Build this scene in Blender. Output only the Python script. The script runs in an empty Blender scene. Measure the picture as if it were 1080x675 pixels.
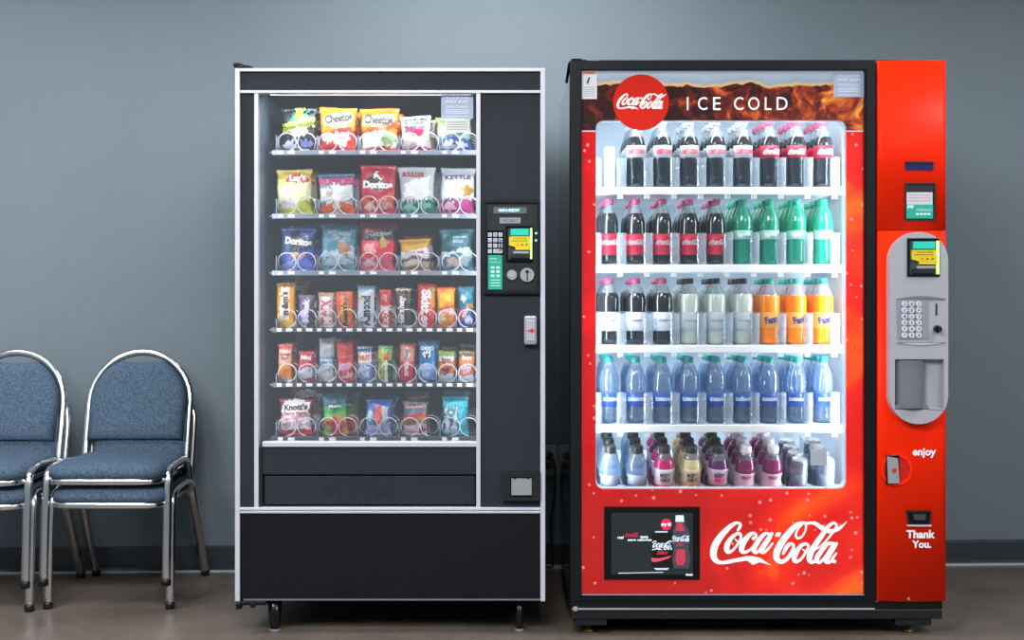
import bpy, bmesh, math, random
from mathutils import Vector, Matrix
R = random.Random(7)
PI = math.pi
col = bpy.context.scene.collection
scene = bpy.context.scene

# ---------------------------------------------------------------- camera model
F, CX, CY, CZ, DC = 1312.0, 525.0, 312.0, 1.09, 4.0
def X(px, Y=0.0): return (px - CX) / F * (Y + DC)
def Z(py, Y=0.0): return CZ - (py - CY) / F * (Y + DC)

# ---------------------------------------------------------------- colours / materials
def lin(h):
    if isinstance(h, (tuple, list)): return tuple(h[:3]) + (1,)
    h = h.lstrip('#'); o = []
    for i in (0, 2, 4):
        c = int(h[i:i+2], 16) / 255
        o.append(c / 12.92 if c <= .04045 else ((c + .055) / 1.055) ** 2.4)
    return tuple(o) + (1,)
MATS = {}
def mat(name, hexc, rough=.5, metal=0, bump=0, bscale=200, var=.04, vscale=6, emit=None, estr=0, coat=0, spec=.5, transp=0, attr=False):
    if name in MATS: return MATS[name]
    m = bpy.data.materials.new(name); m.use_nodes = True; MATS[name] = m
    nt = m.node_tree; N = nt.nodes; L = nt.links
    p = N['Principled BSDF']; out = N['Material Output']
    p.inputs['Roughness'].default_value = rough
    p.inputs['Metallic'].default_value = metal
    p.inputs['Specular IOR Level'].default_value = spec
    p.inputs['Coat Weight'].default_value = coat
    p.inputs['Coat Roughness'].default_value = .08
    tc = N.new('ShaderNodeTexCoord')
    n = N.new('ShaderNodeTexNoise'); n.inputs['Scale'].default_value = vscale; n.inputs['Detail'].default_value = 4
    L.new(tc.outputs['Object'], n.inputs['Vector'])
    mx = N.new('ShaderNodeMix'); mx.data_type = 'RGBA'; mx.blend_type = 'MULTIPLY'; mx.inputs['Factor'].default_value = 1
    rp = N.new('ShaderNodeMapRange'); rp.inputs['To Min'].default_value = 1 - var * 2; rp.inputs['To Max'].default_value = 1 + var * 2
    L.new(n.outputs['Fac'], rp.inputs['Value']); L.new(rp.outputs['Result'], mx.inputs[7])
    if attr:
        a = N.new('ShaderNodeAttribute'); a.attribute_name = 'print'; L.new(a.outputs['Color'], mx.inputs[6])
    else: mx.inputs[6].default_value = lin(hexc)
    L.new(mx.outputs[2], p.inputs['Base Color'])
    if bump:
        b = N.new('ShaderNodeBump'); b.inputs['Strength'].default_value = bump; b.inputs['Distance'].default_value = .006 if attr else .002
        n2 = N.new('ShaderNodeTexNoise'); n2.inputs['Scale'].default_value = bscale; n2.inputs['Detail'].default_value = 3
        L.new(tc.outputs['Object'], n2.inputs['Vector']); L.new(n2.outputs['Fac'], b.inputs['Height']); L.new(b.outputs['Normal'], p.inputs['Normal'])
    if emit:
        p.inputs['Emission Color'].default_value = lin(emit); p.inputs['Emission Strength'].default_value = estr
    if transp:
        t = N.new('ShaderNodeBsdfTransparent'); c = lin(hexc)
        t.inputs['Color'].default_value = tuple(.35 + .65 * x for x in c[:3]) + (1,)
        ms = N.new('ShaderNodeMixShader'); ms.inputs[0].default_value = transp
        L.new(p.outputs[0], ms.inputs[1]); L.new(t.outputs[0], ms.inputs[2])
        g = N.new('ShaderNodeBsdfGlossy'); g.inputs['Roughness'].default_value = .1
        if bump: L.new(b.outputs['Normal'], g.inputs['Normal'])
        lw = N.new('ShaderNodeLayerWeight'); lw.inputs[0].default_value = .25
        mr = N.new('ShaderNodeMapRange'); mr.inputs['To Min'].default_value = .05; mr.inputs['To Max'].default_value = .55
        m2 = N.new('ShaderNodeMixShader'); L.new(lw.outputs['Fresnel'], mr.inputs['Value']); L.new(mr.outputs[0], m2.inputs[0])
        L.new(ms.outputs[0], m2.inputs[1]); L.new(g.outputs[0], m2.inputs[2]); L.new(m2.outputs[0], out.inputs['Surface'])
    return m
def glass_mat(name, f0=.05, rough=.02, tint='ffffff', haze=0):
    m = bpy.data.materials.new(name); m.use_nodes = True; nt = m.node_tree; N = nt.nodes; L = nt.links
    N.remove(N['Principled BSDF']); out = N['Material Output']
    t = N.new('ShaderNodeBsdfTransparent'); t.inputs[0].default_value = lin(tint)
    g = N.new('ShaderNodeBsdfGlossy'); g.inputs['Roughness'].default_value = rough
    lw = N.new('ShaderNodeLayerWeight'); lw.inputs[0].default_value = .3
    mr = N.new('ShaderNodeMapRange'); mr.inputs['To Min'].default_value = f0; mr.inputs['To Max'].default_value = .8
    L.new(lw.outputs['Fresnel'], mr.inputs['Value'])
    ms = N.new('ShaderNodeMixShader'); L.new(mr.outputs[0], ms.inputs[0]); L.new(t.outputs[0], ms.inputs[1]); L.new(g.outputs[0], ms.inputs[2])
    last = ms
    if haze:
        d = N.new('ShaderNodeBsdfDiffuse'); d.inputs[0].default_value = lin('c8d0d8')
        m2 = N.new('ShaderNodeMixShader'); m2.inputs[0].default_value = haze
        L.new(ms.outputs[0], m2.inputs[1]); L.new(d.outputs[0], m2.inputs[2]); last = m2
    L.new(last.outputs[0], out.inputs['Surface'])
    return m

# ---------------------------------------------------------------- mesh helpers
def B(): return bmesh.new()
def box(bm, x0, x1, y0, y1, z0, z1, bev=0, seg=2):
    r = bmesh.ops.create_cube(bm, size=1)
    vs = r['verts']
    for v in vs:
        v.co = Vector(((x0+x1)/2 + v.co.x*abs(x1-x0), (y0+y1)/2 + v.co.y*abs(y1-y0), (z0+z1)/2 + v.co.z*abs(z1-z0)))
    if bev:
        es = list({e for v in vs for e in v.link_edges})
        bmesh.ops.bevel(bm, geom=es, offset=bev, segments=seg, affect='EDGES', profile=.5)
    return bm
def pbox(bm, px0, px1, py0, py1, y0, y1, bev=0, Yr=0.0):
    """box whose front outline is the pixel rectangle taken at depth Yr"""
    return box(bm, X(px0, Yr), X(px1, Yr), y0, y1, Z(py1, Yr), Z(py0, Yr), bev)
def plate(bm, outer, holes, y0, y1):
    """extruded polygon in the XZ plane with holes"""
    sub = bmesh.new()
    es = []
    for loop in [outer] + list(holes):
        vs = [sub.verts.new((p[0], y0, p[1])) for p in loop]
        for i in range(len(vs)): es.append(sub.edges.new((vs[i], vs[(i+1) % len(vs)])))
    bmesh.ops.triangle_fill(sub, edges=es, use_beauty=True, use_dissolve=False)
    for f in sub.faces:
        f.normal_update()
    if abs(y1 - y0) > 1e-6:
        r = bmesh.ops.extrude_face_region(sub, geom=list(sub.faces))
        for g in r['geom']:
            if isinstance(g, bmesh.types.BMVert): g.co.y = y1
    bmesh.ops.recalc_face_normals(sub, faces=list(sub.faces))
    me = bpy.data.meshes.new('t'); sub.to_mesh(me); sub.free(); bm.from_mesh(me); bpy.data.meshes.remove(me)
    return bm
def rrect(x0, x1, z0, z1, r, n=6):
    pts = []
    for cx, cz, a0 in ((x1-r, z1-r, 0), (x0+r, z1-r, 90), (x0+r, z0+r, 180), (x1-r, z0+r, 270)):
        for i in range(n+1):
            a = math.radians(a0 + 90*i/n); pts.append((cx + r*math.cos(a), cz + r*math.sin(a)))
    return pts
def circ(cx, cz, r, n=32): return [(cx + r*math.cos(2*PI*i/n), cz + r*math.sin(2*PI*i/n)) for i in range(n)]
def rect(x0, x1, z0, z1): return [(x0, z0), (x1, z0), (x1, z1), (x0, z1)]
def prect(a, b, c, d, Yr=0.0): return rect(X(a, Yr), X(b, Yr), Z(d, Yr), Z(c, Yr))
def lathe(bm, prof, seg=20, cx=0, cy=0, mi=None, petal=0):
    rings = []
    for k, (r, z) in enumerate(prof):
        ring = []
        for i in range(seg):
            a = 2*PI*i/seg
            ring.append(bm.verts.new((cx + r*math.cos(a), cy + r*math.sin(a), z)))
        rings.append(ring)
    for k in range(len(rings)-1):
        for i in range(seg):
            f = bm.faces.new((rings[k][i], rings[k][(i+1) % seg], rings[k+1][(i+1) % seg], rings[k+1][i])); f.smooth = True
            if mi: f.material_index = mi(prof[k][1])
    for ring, flip in ((rings[0], True), (rings[-1], False)):
        f = bm.faces.new(ring[::-1] if flip else ring)
        if mi: f.material_index = mi(prof[0 if flip else -1][1])
    return bm
def cyl_y(bm, cx, cz, r, y0, y1, n=24, r1=None):
    """disc/cylinder whose axis points along Y"""
    r1 = r if r1 is None else r1
    a = [bm.verts.new((cx + r*math.cos(2*PI*i/n), y0, cz + r*math.sin(2*PI*i/n))) for i in range(n)]
    b = [bm.verts.new((cx + r1*math.cos(2*PI*i/n), y1, cz + r1*math.sin(2*PI*i/n))) for i in range(n)]
    for i in range(n): bm.faces.new((a[i], a[(i+1) % n], b[(i+1) % n], b[i]))
    bm.faces.new(a[::-1]); bm.faces.new(b)
    bmesh.ops.recalc_face_normals(bm, faces=list(bm.faces))
    return bm
def crom(pts, n=6):
    """Catmull-Rom through points of any dimension"""
    out = []
    P = [pts[0]] + list(pts) + [pts[-1]]
    for i in range(1, len(P)-2):
        for k in range(n):
            t = k/n
            out.append(tuple(.5*((2*b) + (c-a)*t + (2*a-5*b+4*c-d)*t*t + (-a+3*b-3*c+d)*t**3) for a, b, c, d in zip(P[i-1], P[i], P[i+1], P[i+2])))
    out.append(tuple(pts[-1])); return out
def tube(bm, pts, r, n=8, rx=None, closed=False):
    """sweep an ellipse (r, rx) along points"""
    P = [Vector(p) for p in pts]; rings = []
    t0 = (P[1]-P[0]).normalized()
    up = Vector((0, 0, 1)) if abs(t0.z) < .9 else Vector((1, 0, 0))
    nrm = (up - t0*up.dot(t0)).normalized()
    for i, p in enumerate(P):
        t = ((P[i+1] if i+1 < len(P) else P[i]) - (P[i-1] if i else P[i])).normalized()
        nrm = (nrm - t*nrm.dot(t)).normalized(); bn = t.cross(nrm)
        rings.append([bm.verts.new(p + nrm*(r*math.cos(2*PI*k/n)) + bn*((rx or r)*math.sin(2*PI*k/n))) for k in range(n)])
    for i in range(len(rings)-1):
        for k in range(n):
            f = bm.faces.new((rings[i][k], rings[i][(k+1) % n], rings[i+1][(k+1) % n], rings[i+1][k])); f.smooth = True
    bm.faces.new(rings[0][::-1]); bm.faces.new(rings[-1])
    return bm
ROOTLOC = {}
def obj(name, bm, m, parent=None, local=False, smooth=False):
    if parent is not None and not local:
        r = parent
        while r.parent: r = r.parent
        off = r.location
        bmesh.ops.translate(bm, vec=(-off[0], -off[1], -off[2]), verts=list(bm.verts))
    if smooth:
        for f in bm.faces: f.smooth = True
    me = bpy.data.meshes.new(name); bm.to_mesh(me); bm.free()
    for mm in (m if isinstance(m, (list, tuple)) else [m]): me.materials.append(mm)
    o = bpy.data.objects.new(name, me); col.objects.link(o)
    if parent is not None: o.parent = parent
    return o
def tag(o, label=None, cat=None, group=None, kind=None):
    if label: o['label'] = label
    if cat: o['category'] = cat
    if group: o['group'] = group
    if kind: o['kind'] = kind
    return o
def thing(name, label, cat, loc=(0, 0, 0), group=None):
    o = bpy.data.objects.new(name, None); o.empty_display_size = .1; col.objects.link(o); o.location = loc
    return tag(o, label, cat, group)
def dup(o, parent=None):
    kids = list(o.children)
    c = o.copy(); col.objects.link(c)
    if parent is not None: c.parent = parent
    for k in kids: dup(k, c)
    return c
TXT = {}
def text_geo(s, bold=0.0, sp=1.0):
    key = (s, bold, sp)
    if key in TXT: return TXT[key]
    cu = bpy.data.curves.new('t', 'FONT'); cu.body = s; cu.size = 1; cu.offset = bold; cu.space_character = sp
    cu.align_x = 'CENTER'; cu.resolution_u = 3; cu.fill_mode = 'FRONT'
    o = bpy.data.objects.new('t', cu); me = o.to_mesh()
    vs = [(v.co.x, v.co.y) for v in me.vertices]; fs = [tuple(p.vertices) for p in me.polygons]
    o.to_mesh_clear(); bpy.data.objects.remove(o); bpy.data.curves.remove(cu)
    x0 = min(v[0] for v in vs); x1 = max(v[0] for v in vs); y0 = min(v[1] for v in vs); y1 = max(v[1] for v in vs)
    vs = [(v[0]-(x0+x1)/2, v[1]-(y0+y1)/2) for v in vs]
    TXT[key] = (vs, fs, x1-x0, y1-y0); return TXT[key]
def add_text(bm, s, cx, cz, w, h=None, surf=None, y=0, rot=0, bold=.0, sp=1.0, slant=0):
    """flat lettering facing -Y, centred on (cx, cz), width w"""
    vs, fs, W, H = text_geo(s, bold, sp); sx = w/W; sz = (h/H) if h else sx
    a = math.radians(rot); new = []
    for vx, vy in vs:
        px = (vx + vy*slant)*sx; pz = vy*sz
        x = cx + px*math.cos(a) - pz*math.sin(a); z = cz + px*math.sin(a) + pz*math.cos(a)
        new.append(bm.verts.new((x, surf(x, z) if surf else y, z)))
    for f in fs:
        try: bm.faces.new([new[i] for i in f])
        except ValueError: pass
    bmesh.ops.recalc_face_normals(bm, faces=list(bm.faces))
    return bm

# ---------------------------------------------------------------- script logo, traced as brush strokes (px coordinates of the sign)
LA = lambda x, y, w: (745 + x/11.25, 545 + y/11.25, w/11.25)
LB = lambda x, y, w: (815 + x/11.25, 540 + y/11.25, w/11.25)
STROKES = [
 (LA, [(372,158,26),(392,128,34),(402,92,34),(372,70,28),(318,88,44),(240,152,60),(162,240,74),(106,330,80),(82,420,78),(92,490,68),(140,535,48),(220,545,30),(300,534,26)]),
 (LA, [(372,196,30),(310,235,42),(254,310,60),(240,385,62),(262,420,38),(318,390,28),(372,320,26),(408,250,26),(400,204,34),(360,198,30)]),
 (LA, [(338,262,12),(372,290,16),(430,268,18)]),
 (LA, [(556,258,38),(590,228,30),(574,196,28),(528,202,42),(472,255,58),(428,330,64),(416,390,62),(438,420,40),(490,408,32),(545,365,26)]),
 (LA, [(745,198,26),(690,202,38),(632,262,50),(575,350,60),(562,398,58),(592,424,34),(642,380,28),(700,290,24),(755,212,24)]),
 (LA, [(775,196,36),(730,270,54),(668,360,60),(648,402,56),(680,424,34),(730,380,28),(784,314,20)]),
 (LB, [(395,150,26),(385,220,20),(345,290,24),(292,308,30),(272,270,26),(300,200,18),(350,148,14)]),
 (LB, [(402,134,28),(340,130,40),(260,172,60),(170,270,74),(92,380,78),(46,480,78),(46,548,68),(90,588,52),(150,570,44),(210,500,42),(246,420,34),(232,378,32),(190,384,42),(152,432,44),(122,494,28)]),
 (LB, [(402,134,28),(480,128,38),(550,165,50),(620,212,54),(700,226,46),(780,196,40),(840,150,20),(872,114,5)]),
 (LB, [(385,376,32),(332,400,42),(276,480,56),(252,548,58),(272,588,40),(330,560,30),(388,480,28),(420,410,26),(405,378,30),(370,378,32)]),
 (LB, [(352,440,12),(398,472,16),(440,450,14)]),
 (LB, [(755,148,26),(720,128,32),(660,168,42),(600,250,54),(522,360,62),(455,470,68),(432,556,62),(456,594,42),(500,580,34),(522,548,28)]),
 (LB, [(755,148,26),(750,185,28),(706,248,24),(640,330,22),(560,408,18),(500,448,12)]),
 (LB, [(722,372,30),(652,376,42),(582,452,52),(524,540,58),(532,588,46),(570,588,32),(640,500,26),(700,402,22),(742,372,22)]),
 (LB, [(756,372,34),(702,450,54),(644,540,60),(634,586,54),(680,590,32),(720,532,28),(755,486,18)])]
def logo_geo():
    polys = []
    for f, pts in STROKES:
        c = crom([f(*p) for p in pts], 5)
        L = []; Rr = []
        for i, (x, y, w) in enumerate(c):
            a = c[max(i-1, 0)]; b = c[min(i+1, len(c)-1)]
            dx, dy = b[0]-a[0], b[1]-a[1]; l = math.hypot(dx, dy) or 1
            nx, ny = -dy/l*w/2, dx/l*w/2
            L.append((x+nx, y+ny)); Rr.append((x-nx, y-ny))
        for i in range(len(L)-1): polys.append([L[i], L[i+1], Rr[i+1], Rr[i]])
        for (x, y, w) in (c[0], c[-1]): polys.append([(x+w/2*math.cos(2*PI*k/10), y+w/2*math.sin(2*PI*k/10)) for k in range(10)])
    pa = lambda P: [(745+x/11.25, 545+y/11.25) for x, y in P]
    top = [(200,522),(330,497),(480,465),(560,468),(640,490),(700,530),(765,575)]
    bot = [(200,563),(330,540),(480,517),(550,568),(630,536),(690,552),(765,577)]
    for i in range(6): polys.append(pa([top[i], top[i+1], bot[i+1], bot[i]]))
    polys.append(pa([(830,185),(885,185),(868,235),(810,232)]))
    cx, cy = 815+730/11.25, 540+585/11.25
    polys.append([(cx+2*math.cos(2*PI*k/12), cy+2*math.sin(2*PI*k/12)) for k in range(12)])
    return [[(x-820.5, -(y-572.5)) for x, y in p] for p in polys]      # centred, y up, width about 143
LOGO = logo_geo()
def add_logo(bm, cx, cz, w, y=0, surf=None, clip=None):
    s = w/143.0
    for i, p in enumerate(LOGO):
        q = [(cx+x*s, cz+z*s) for x, z in p]
        if clip and any(not (clip[0] <= a[0] <= clip[1]) for a in q): continue
        vs = [bm.verts.new((a, (surf(a, b) if surf else y), b)) for a, b in q]
        try: f = bm.faces.new(vs)
        except ValueError: continue
        f.normal_update()
        if f.normal.y > 0: f.normal_flip()
    return bm

# ================================================================ MATERIALS
M = {}
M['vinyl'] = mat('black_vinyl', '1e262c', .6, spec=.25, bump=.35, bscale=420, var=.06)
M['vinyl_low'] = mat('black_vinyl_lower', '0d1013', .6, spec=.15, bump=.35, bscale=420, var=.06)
M['trimmetal'] = mat('brushed_aluminium_trim', 'c3c3cd', .42, metal=.25, var=.03)
M['inner'] = mat('dark_cabinet_lining', '4a5a6a', .5, var=.08)
M['blk'] = mat('black_plastic', '0e1114', .45, var=.05)
M['blkgloss'] = mat('black_gloss_plastic', '07090b', .2, spec=.4)
M['frame'] = mat('black_door_frame', '0c1116', .45, spec=.25)
M['side'] = mat('dark_red_gloss_cabinet', '2c0a0e', .12, coat=.8, spec=.7)
M['red'] = mat('red_gloss_plastic', 'fb2803', .45, var=.02, spec=.15)
M['grey'] = mat('grey_plastic', 'a3a3ab', .42, var=.02)
M['greyd'] = mat('dark_grey_plastic', '6e6f78', .45)
M['white'] = mat('white_plastic', 'e9eef2', .4, var=.01)
M['whitep'] = mat('white_paint', 'f2f2f2', .5, var=.01)
M['liner'] = mat('white_cooler_lining', 'c4d3dd', .5, var=.01)
M['tray'] = mat('white_tray', 'eef4f8', .4, var=.01)
M['acryl'] = mat('clear_acrylic', 'dcecf8', .12, transp=.74, var=.01, bump=1, bscale=55)
M['steel'] = mat('brushed_steel', 'a8abad', .35, metal=.4)
M['chrome'] = mat('chrome', 'dcdcde', .2, metal=1, var=.03)
M['brass'] = mat('brass', 'b89a4a', .35, metal=.9)
M['wire'] = mat('coil_wire', 'd9dde4', .3, metal=.35)
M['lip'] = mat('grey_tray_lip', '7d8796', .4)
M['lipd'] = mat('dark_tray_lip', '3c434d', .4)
M['tag'] = mat('white_price_label', 'eef0f6', .5)
M['film'] = mat('printed_film', 'ffffff', .27, bump=1, bscale=42, var=.05, vscale=30, attr=True)
M['fabric'] = mat('blue_woven_fabric', '4a5c6e', .9, bump=1, bscale=300, var=.6, vscale=170, spec=.2)
M['glass'] = glass_mat('machine_glass', .035, .03)
M['glass2'] = glass_mat('snack_glass', .05, .05, haze=.035)
M['teal'] = mat('teal_card', '15a38c', .45)
M['yellow'] = mat('yellow_plastic', 'd9c20f', .4)
M['stickerblue'] = mat('blue_grey_sticker', 'a5b3cb', .5)
M['ink'] = mat('dark_ink', '2b2f38', .6)
M['redink'] = mat('red_ink', 'c81f2c', .6)
def plain(h, rough=.5): return mat('print_'+h, h, rough, var=.01)

# ================================================================ ROOM
def wall_mat():
    m = mat('painted_wall', '6e7a81', .7, var=.03, vscale=2.5, bump=.55, bscale=95, spec=.35); return m
TH = math.radians(2.3)
WA = Vector((0, .975))                     # the wall passes through here, turned by TH
def wy(x): return WA.y + x*math.tan(TH)
X0, X1, YB, ZC = -3.3, 3.4, -5.4, 2.75
def wallquad(y_off, z0, z1, th):
    bm = B(); vs = []
    for (x, dy) in ((X0, 0), (X1, 0), (X1, th), (X0, th)):
        for z in (z0, z1): vs.append(bm.verts.new((x, wy(x)+y_off+dy, z)))
    for q in ((0,2,3,1),(2,4,5,3),(4,6,7,5),(6,0,1,7),(1,3,5,7),(0,6,4,2)): bm.faces.new([vs[i] for i in q])
    bmesh.ops.recalc_face_normals(bm, faces=list(bm.faces)); return bm
WM = wall_mat()
tag(obj('wall_back', wallquad(0, 0, ZC, .12), WM), kind='structure')
tag(obj('wall_left', box(B(), X0-.12, X0, YB, wy(X0), 0, ZC), WM), kind='structure')
tag(obj('wall_right', box(B(), X1, X1+.12, YB, wy(X1), 0, ZC), WM), kind='structure')
tag(obj('wall_front', box(B(), X0, X1, YB-.12, YB, 0, ZC), WM), kind='structure')
tag(obj('ceiling', box(B(), X0, X1, YB, 1.25, ZC, ZC+.1), mat('ceiling_tile', 'd5d6d4', .8, bump=.4, bscale=120)), kind='structure')
def floor_mat():
    m = bpy.data.materials.new('polished_concrete'); m.use_nodes = True; nt = m.node_tree; N = nt.nodes; L = nt.links; p = N['Principled BSDF']
    tc = N.new('ShaderNodeTexCoord')
    n1 = N.new('ShaderNodeTexNoise'); n1.inputs['Scale'].default_value = 2.2; n1.inputs['Detail'].default_value = 8
    n2 = N.new('ShaderNodeTexNoise'); n2.inputs['Scale'].default_value = 38; n2.inputs['Detail'].default_value = 8; n2.inputs['Roughness'].default_value = .7
    L.new(tc.outputs['Object'], n1.inputs['Vector']); L.new(tc.outputs['Object'], n2.inputs['Vector'])
    ad = N.new('ShaderNodeMath'); ad.operation = 'MULTIPLY_ADD'; ad.inputs[1].default_value = .45; L.new(n2.outputs['Fac'], ad.inputs[0])
    sc = N.new('ShaderNodeMath'); sc.operation = 'MULTIPLY'; sc.inputs[1].default_value = .55; L.new(n1.outputs['Fac'], sc.inputs[0]); L.new(sc.outputs[0], ad.inputs[2])
    cr = N.new('ShaderNodeValToRGB'); cr.color_ramp.elements[0].position = .3; cr.color_ramp.elements[0].color = lin('3f3833'); cr.color_ramp.elements[1].position = .7; cr.color_ramp.elements[1].color = lin('7a6e64')
    L.new(ad.outputs[0], cr.inputs[0]); L.new(cr.outputs[0], p.inputs['Base Color'])
    p.inputs['Roughness'].default_value = .3; p.inputs['Specular IOR Level'].default_value = .45
    b = N.new('ShaderNodeBump'); b.inputs['Strength'].default_value = .12; b.inputs['Distance'].default_value = .002; L.new(n2.outputs['Fac'], b.inputs['Height']); L.new(b.outputs[0], p.inputs['Normal'])
    return m
tag(obj('floor', box(B(), X0, X1, YB, 1.25, -.1, 0), floor_mat()), kind='structure')
def baseboard():
    bm = B(); prof = [(0, .1), (-.006, .1), (-.008, .09), (-.008, .015), (-.02, .004), (0, .004)]
    a = [bm.verts.new((X0, wy(X0)+y, z)) for y, z in prof]; b = [bm.verts.new((X1, wy(X1)+y, z)) for y, z in prof]
    for i in range(len(prof)-1): bm.faces.new((a[i], a[i+1], b[i+1], b[i]))
    bm.faces.new(a[::-1]); bm.faces.new(b); bmesh.ops.recalc_face_normals(bm, faces=list(bm.faces)); return bm
tag(obj('baseboard_back', baseboard(), mat('dark_rubber_base', '33393f', .35, var=.05)), kind='structure')
tag(obj('trim_1', wallquad(-.026, 0, .007, .026), mat('pale_base_strip', 'c3c7ca', .35)), kind='structure')  # thin pale strip along the foot of the baseboard

# ceiling lights (outside the frame, the lamps the room has)
def ceiling_light(x, y, power, i):
    t = thing('ceiling_light', f'rectangular white ceiling light panel {i}', 'light', (x, y, ZC-.03), 'ceiling light panels')
    hx, hy = .6, .3
    bm = B()
    for a in ((-hx-.03, hx+.03, -hy-.03, -hy), (-hx-.03, hx+.03, hy, hy+.03), (-hx-.03, -hx, -hy, hy), (hx, hx+.03, -hy, hy)): box(bm, *a, -.0, .03)
    obj('light_frame', bm, M['white'], t, local=True)
    obj('diffuser', box(B(), -hx, hx, -hy, hy, .008, .02), mat('lamp_diffuser', 'ffffff', .6, emit='f6f8ff', estr=1.5), t, local=True)
    l = bpy.data.lights.new('area_light', 'AREA'); l.shape = 'RECTANGLE'; l.size = 1.2; l.size_y = .6; l.energy = power; l.color = (.95, .97, 1)
    o = bpy.data.objects.new('area_light', l); col.objects.link(o); o.parent = t; o.location = (0, 0, -.005)
ceiling_light(.05, .05, 44, 'nearest the two machines')
ceiling_light(-2.2, -.5, 50, 'nearest the chairs')
ceiling_light(2.6, -.8, 42, 'nearest the right wall')
ceiling_light(-.6, -2.4, 132, 'in front of the machines')
ceiling_light(-2.2, -3.2, 95, 'behind the viewer on the left')
ceiling_light(2.5, -3.6, 85, 'behind the viewer on the right')

# ================================================================ CHAIRS
def chair_proto():
    t = thing('stacking_chair', '', 'chair')
    hw = .213
    for s in (-1, 1):
        pts = crom([(s*hw, 0, .012), (s*hw, .012, .2), (s*(hw-.001), .025, .345), (s*(hw-.002), .05, .39), (s*(hw-.004), .12, .405), (s*(hw-.006), .25, .405),
                    (s*(hw-.004), .31, .385), (s*(hw-.002), .35, .31), (s*hw, .44, .15), (s*(hw), .52, .012)], 5)
        lf = obj('leg_frame', tube(B(), pts, .0155, 12, rx=.0115), M['chrome'], t, local=True)
        for fy in (0, .52): obj('foot_cap', lathe(B(), [(.0165, 0), (.017, .02), (.014, .024)], 12, s*hw, fy), M['blk'], lf, local=True)
    # seat cushion: rounded plan, domed top
    def seat_outline(g):
        o = []
        w0, w1, y0, y1 = .198-g, .186-g, -.035+g, .40-g
        for (x, y, r, a0) in ((w1-.05, y1-.05, .05, 0), (-w1+.05, y1-.05, .05, 90), (-w0+.07, y0+.07, .07, 180), (w0-.07, y0+.07, .07, 270)):
            for i in range(7): a = math.radians(a0+15*i); o.append((x+r*math.cos(a), y+r*math.sin(a)))
        return o
    def stack(bm, layers):
        rings = [[bm.verts.new((x, y, z)) for x, y in seat_outline(g)] for g, z in layers]
        n = len(rings[0])
        for k in range(len(rings)-1):
            for i in range(n): f = bm.faces.new((rings[k][i], rings[k][(i+1) % n], rings[k+1][(i+1) % n], rings[k+1][i])); f.smooth = True
        bm.faces.new(rings[0][::-1]); f = bm.faces.new(rings[-1]); f.smooth = True
        return bm
    obj('seat', stack(B(), [(.012, .372), (.0, .378), (-.004, .392), (.0, .408), (.016, .42), (.05, .428), (.1, .431)]), M['fabric'], t, local=True)
    obj('seat_frame', stack(B(), [(.012, .352), (-.002, .355), (-.004, .36), (-.004, .368), (-.002, .373), (.012, .376)]), M['chrome'], t, local=True)
    # back: inverted U tube
    def bp(x, z):            # leaning plane of the backrest
        return .375 + (z-.39)*.26
    r = .192; zt = .802-.012-r
    pts = [(-r, bp(0, z), z) for z in (.335, .40, .46, .52, zt-.01)]
    pts += [(r*math.cos(math.radians(a)), 0, zt+r*math.sin(math.radians(a))) for a in range(180, -1, -9)]
    pts += [(r, 0, z) for z in (zt-.01, .52, .46, .40, .335)]
    pts = [(x, bp(x, z), z) for x, y, z in pts]
    obj('back_frame', tube(B(), pts, .0145, 12, rx=.0125), M['chrome'], t, local=True)
    # padded back with the handle notch at the top
    R2 = .178
    def outline(g):
        o = [(-(R2-g), .465+g), ((R2-g), .465+g)]
        for a in range(0, 181, 6):
            x = (R2-g)*math.cos(math.radians(a)); z = zt+(R2-g)*math.sin(math.radians(a))
            notch = .026*max(0, 1-(x/.075)**2)**.6
            o.append((x, z-notch))
        return o
    bm = B(); rings = []
    for g, dy in ((.006, .006), (.0, 0), (.0, -.028), (.008, -.042), (.03, -.05), (.07, -.053)):
        rings.append([bm.verts.new((x, bp(x, z)+dy, z)) for x, z in outline(g)])
    n = len(rings[0])
    for k in range(len(rings)-1):
        for i in range(n): f = bm.faces.new((rings[k][i], rings[k][(i+1) % n], rings[k+1][(i+1) % n], rings[k+1][i])); f.smooth = True
    bm.faces.new(rings[0]); bm.faces.new(rings[-1][::-1]); bmesh.ops.recalc_face_normals(bm, faces=list(bm.faces))
    obj('backrest', bm, M['fabric'], t, local=True)
    obj('cross_bar', tube(B(), [(-.2, .29, .395), (.2, .29, .395)], .009, 8), M['chrome'], t, local=True)
    return t
ch = chair_proto()
G = 'blue upholstered stacking chairs in two stacks of two'
spots = [(-1.355, .335, 0, 0, 'blue chair at the bottom of the stack beside the snack machine'),
         (-1.366, .325, .083, .3, 'blue chair on top of the stack beside the snack machine'),
         (-1.832, .30, 0, -.4, 'blue chair at the bottom of the stack cut by the left edge'),
         (-1.842, .29, .083, -.2, 'blue chair on top of the stack cut by the left edge')]
for i, (x, y, z, rz, lb) in enumerate(spots):
    c = ch if i == 0 else dup(ch)
    c.location = (x, y, z); c.rotation_euler = (0, 0, math.radians(rz)); tag(c, lb, 'chair', G)

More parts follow.
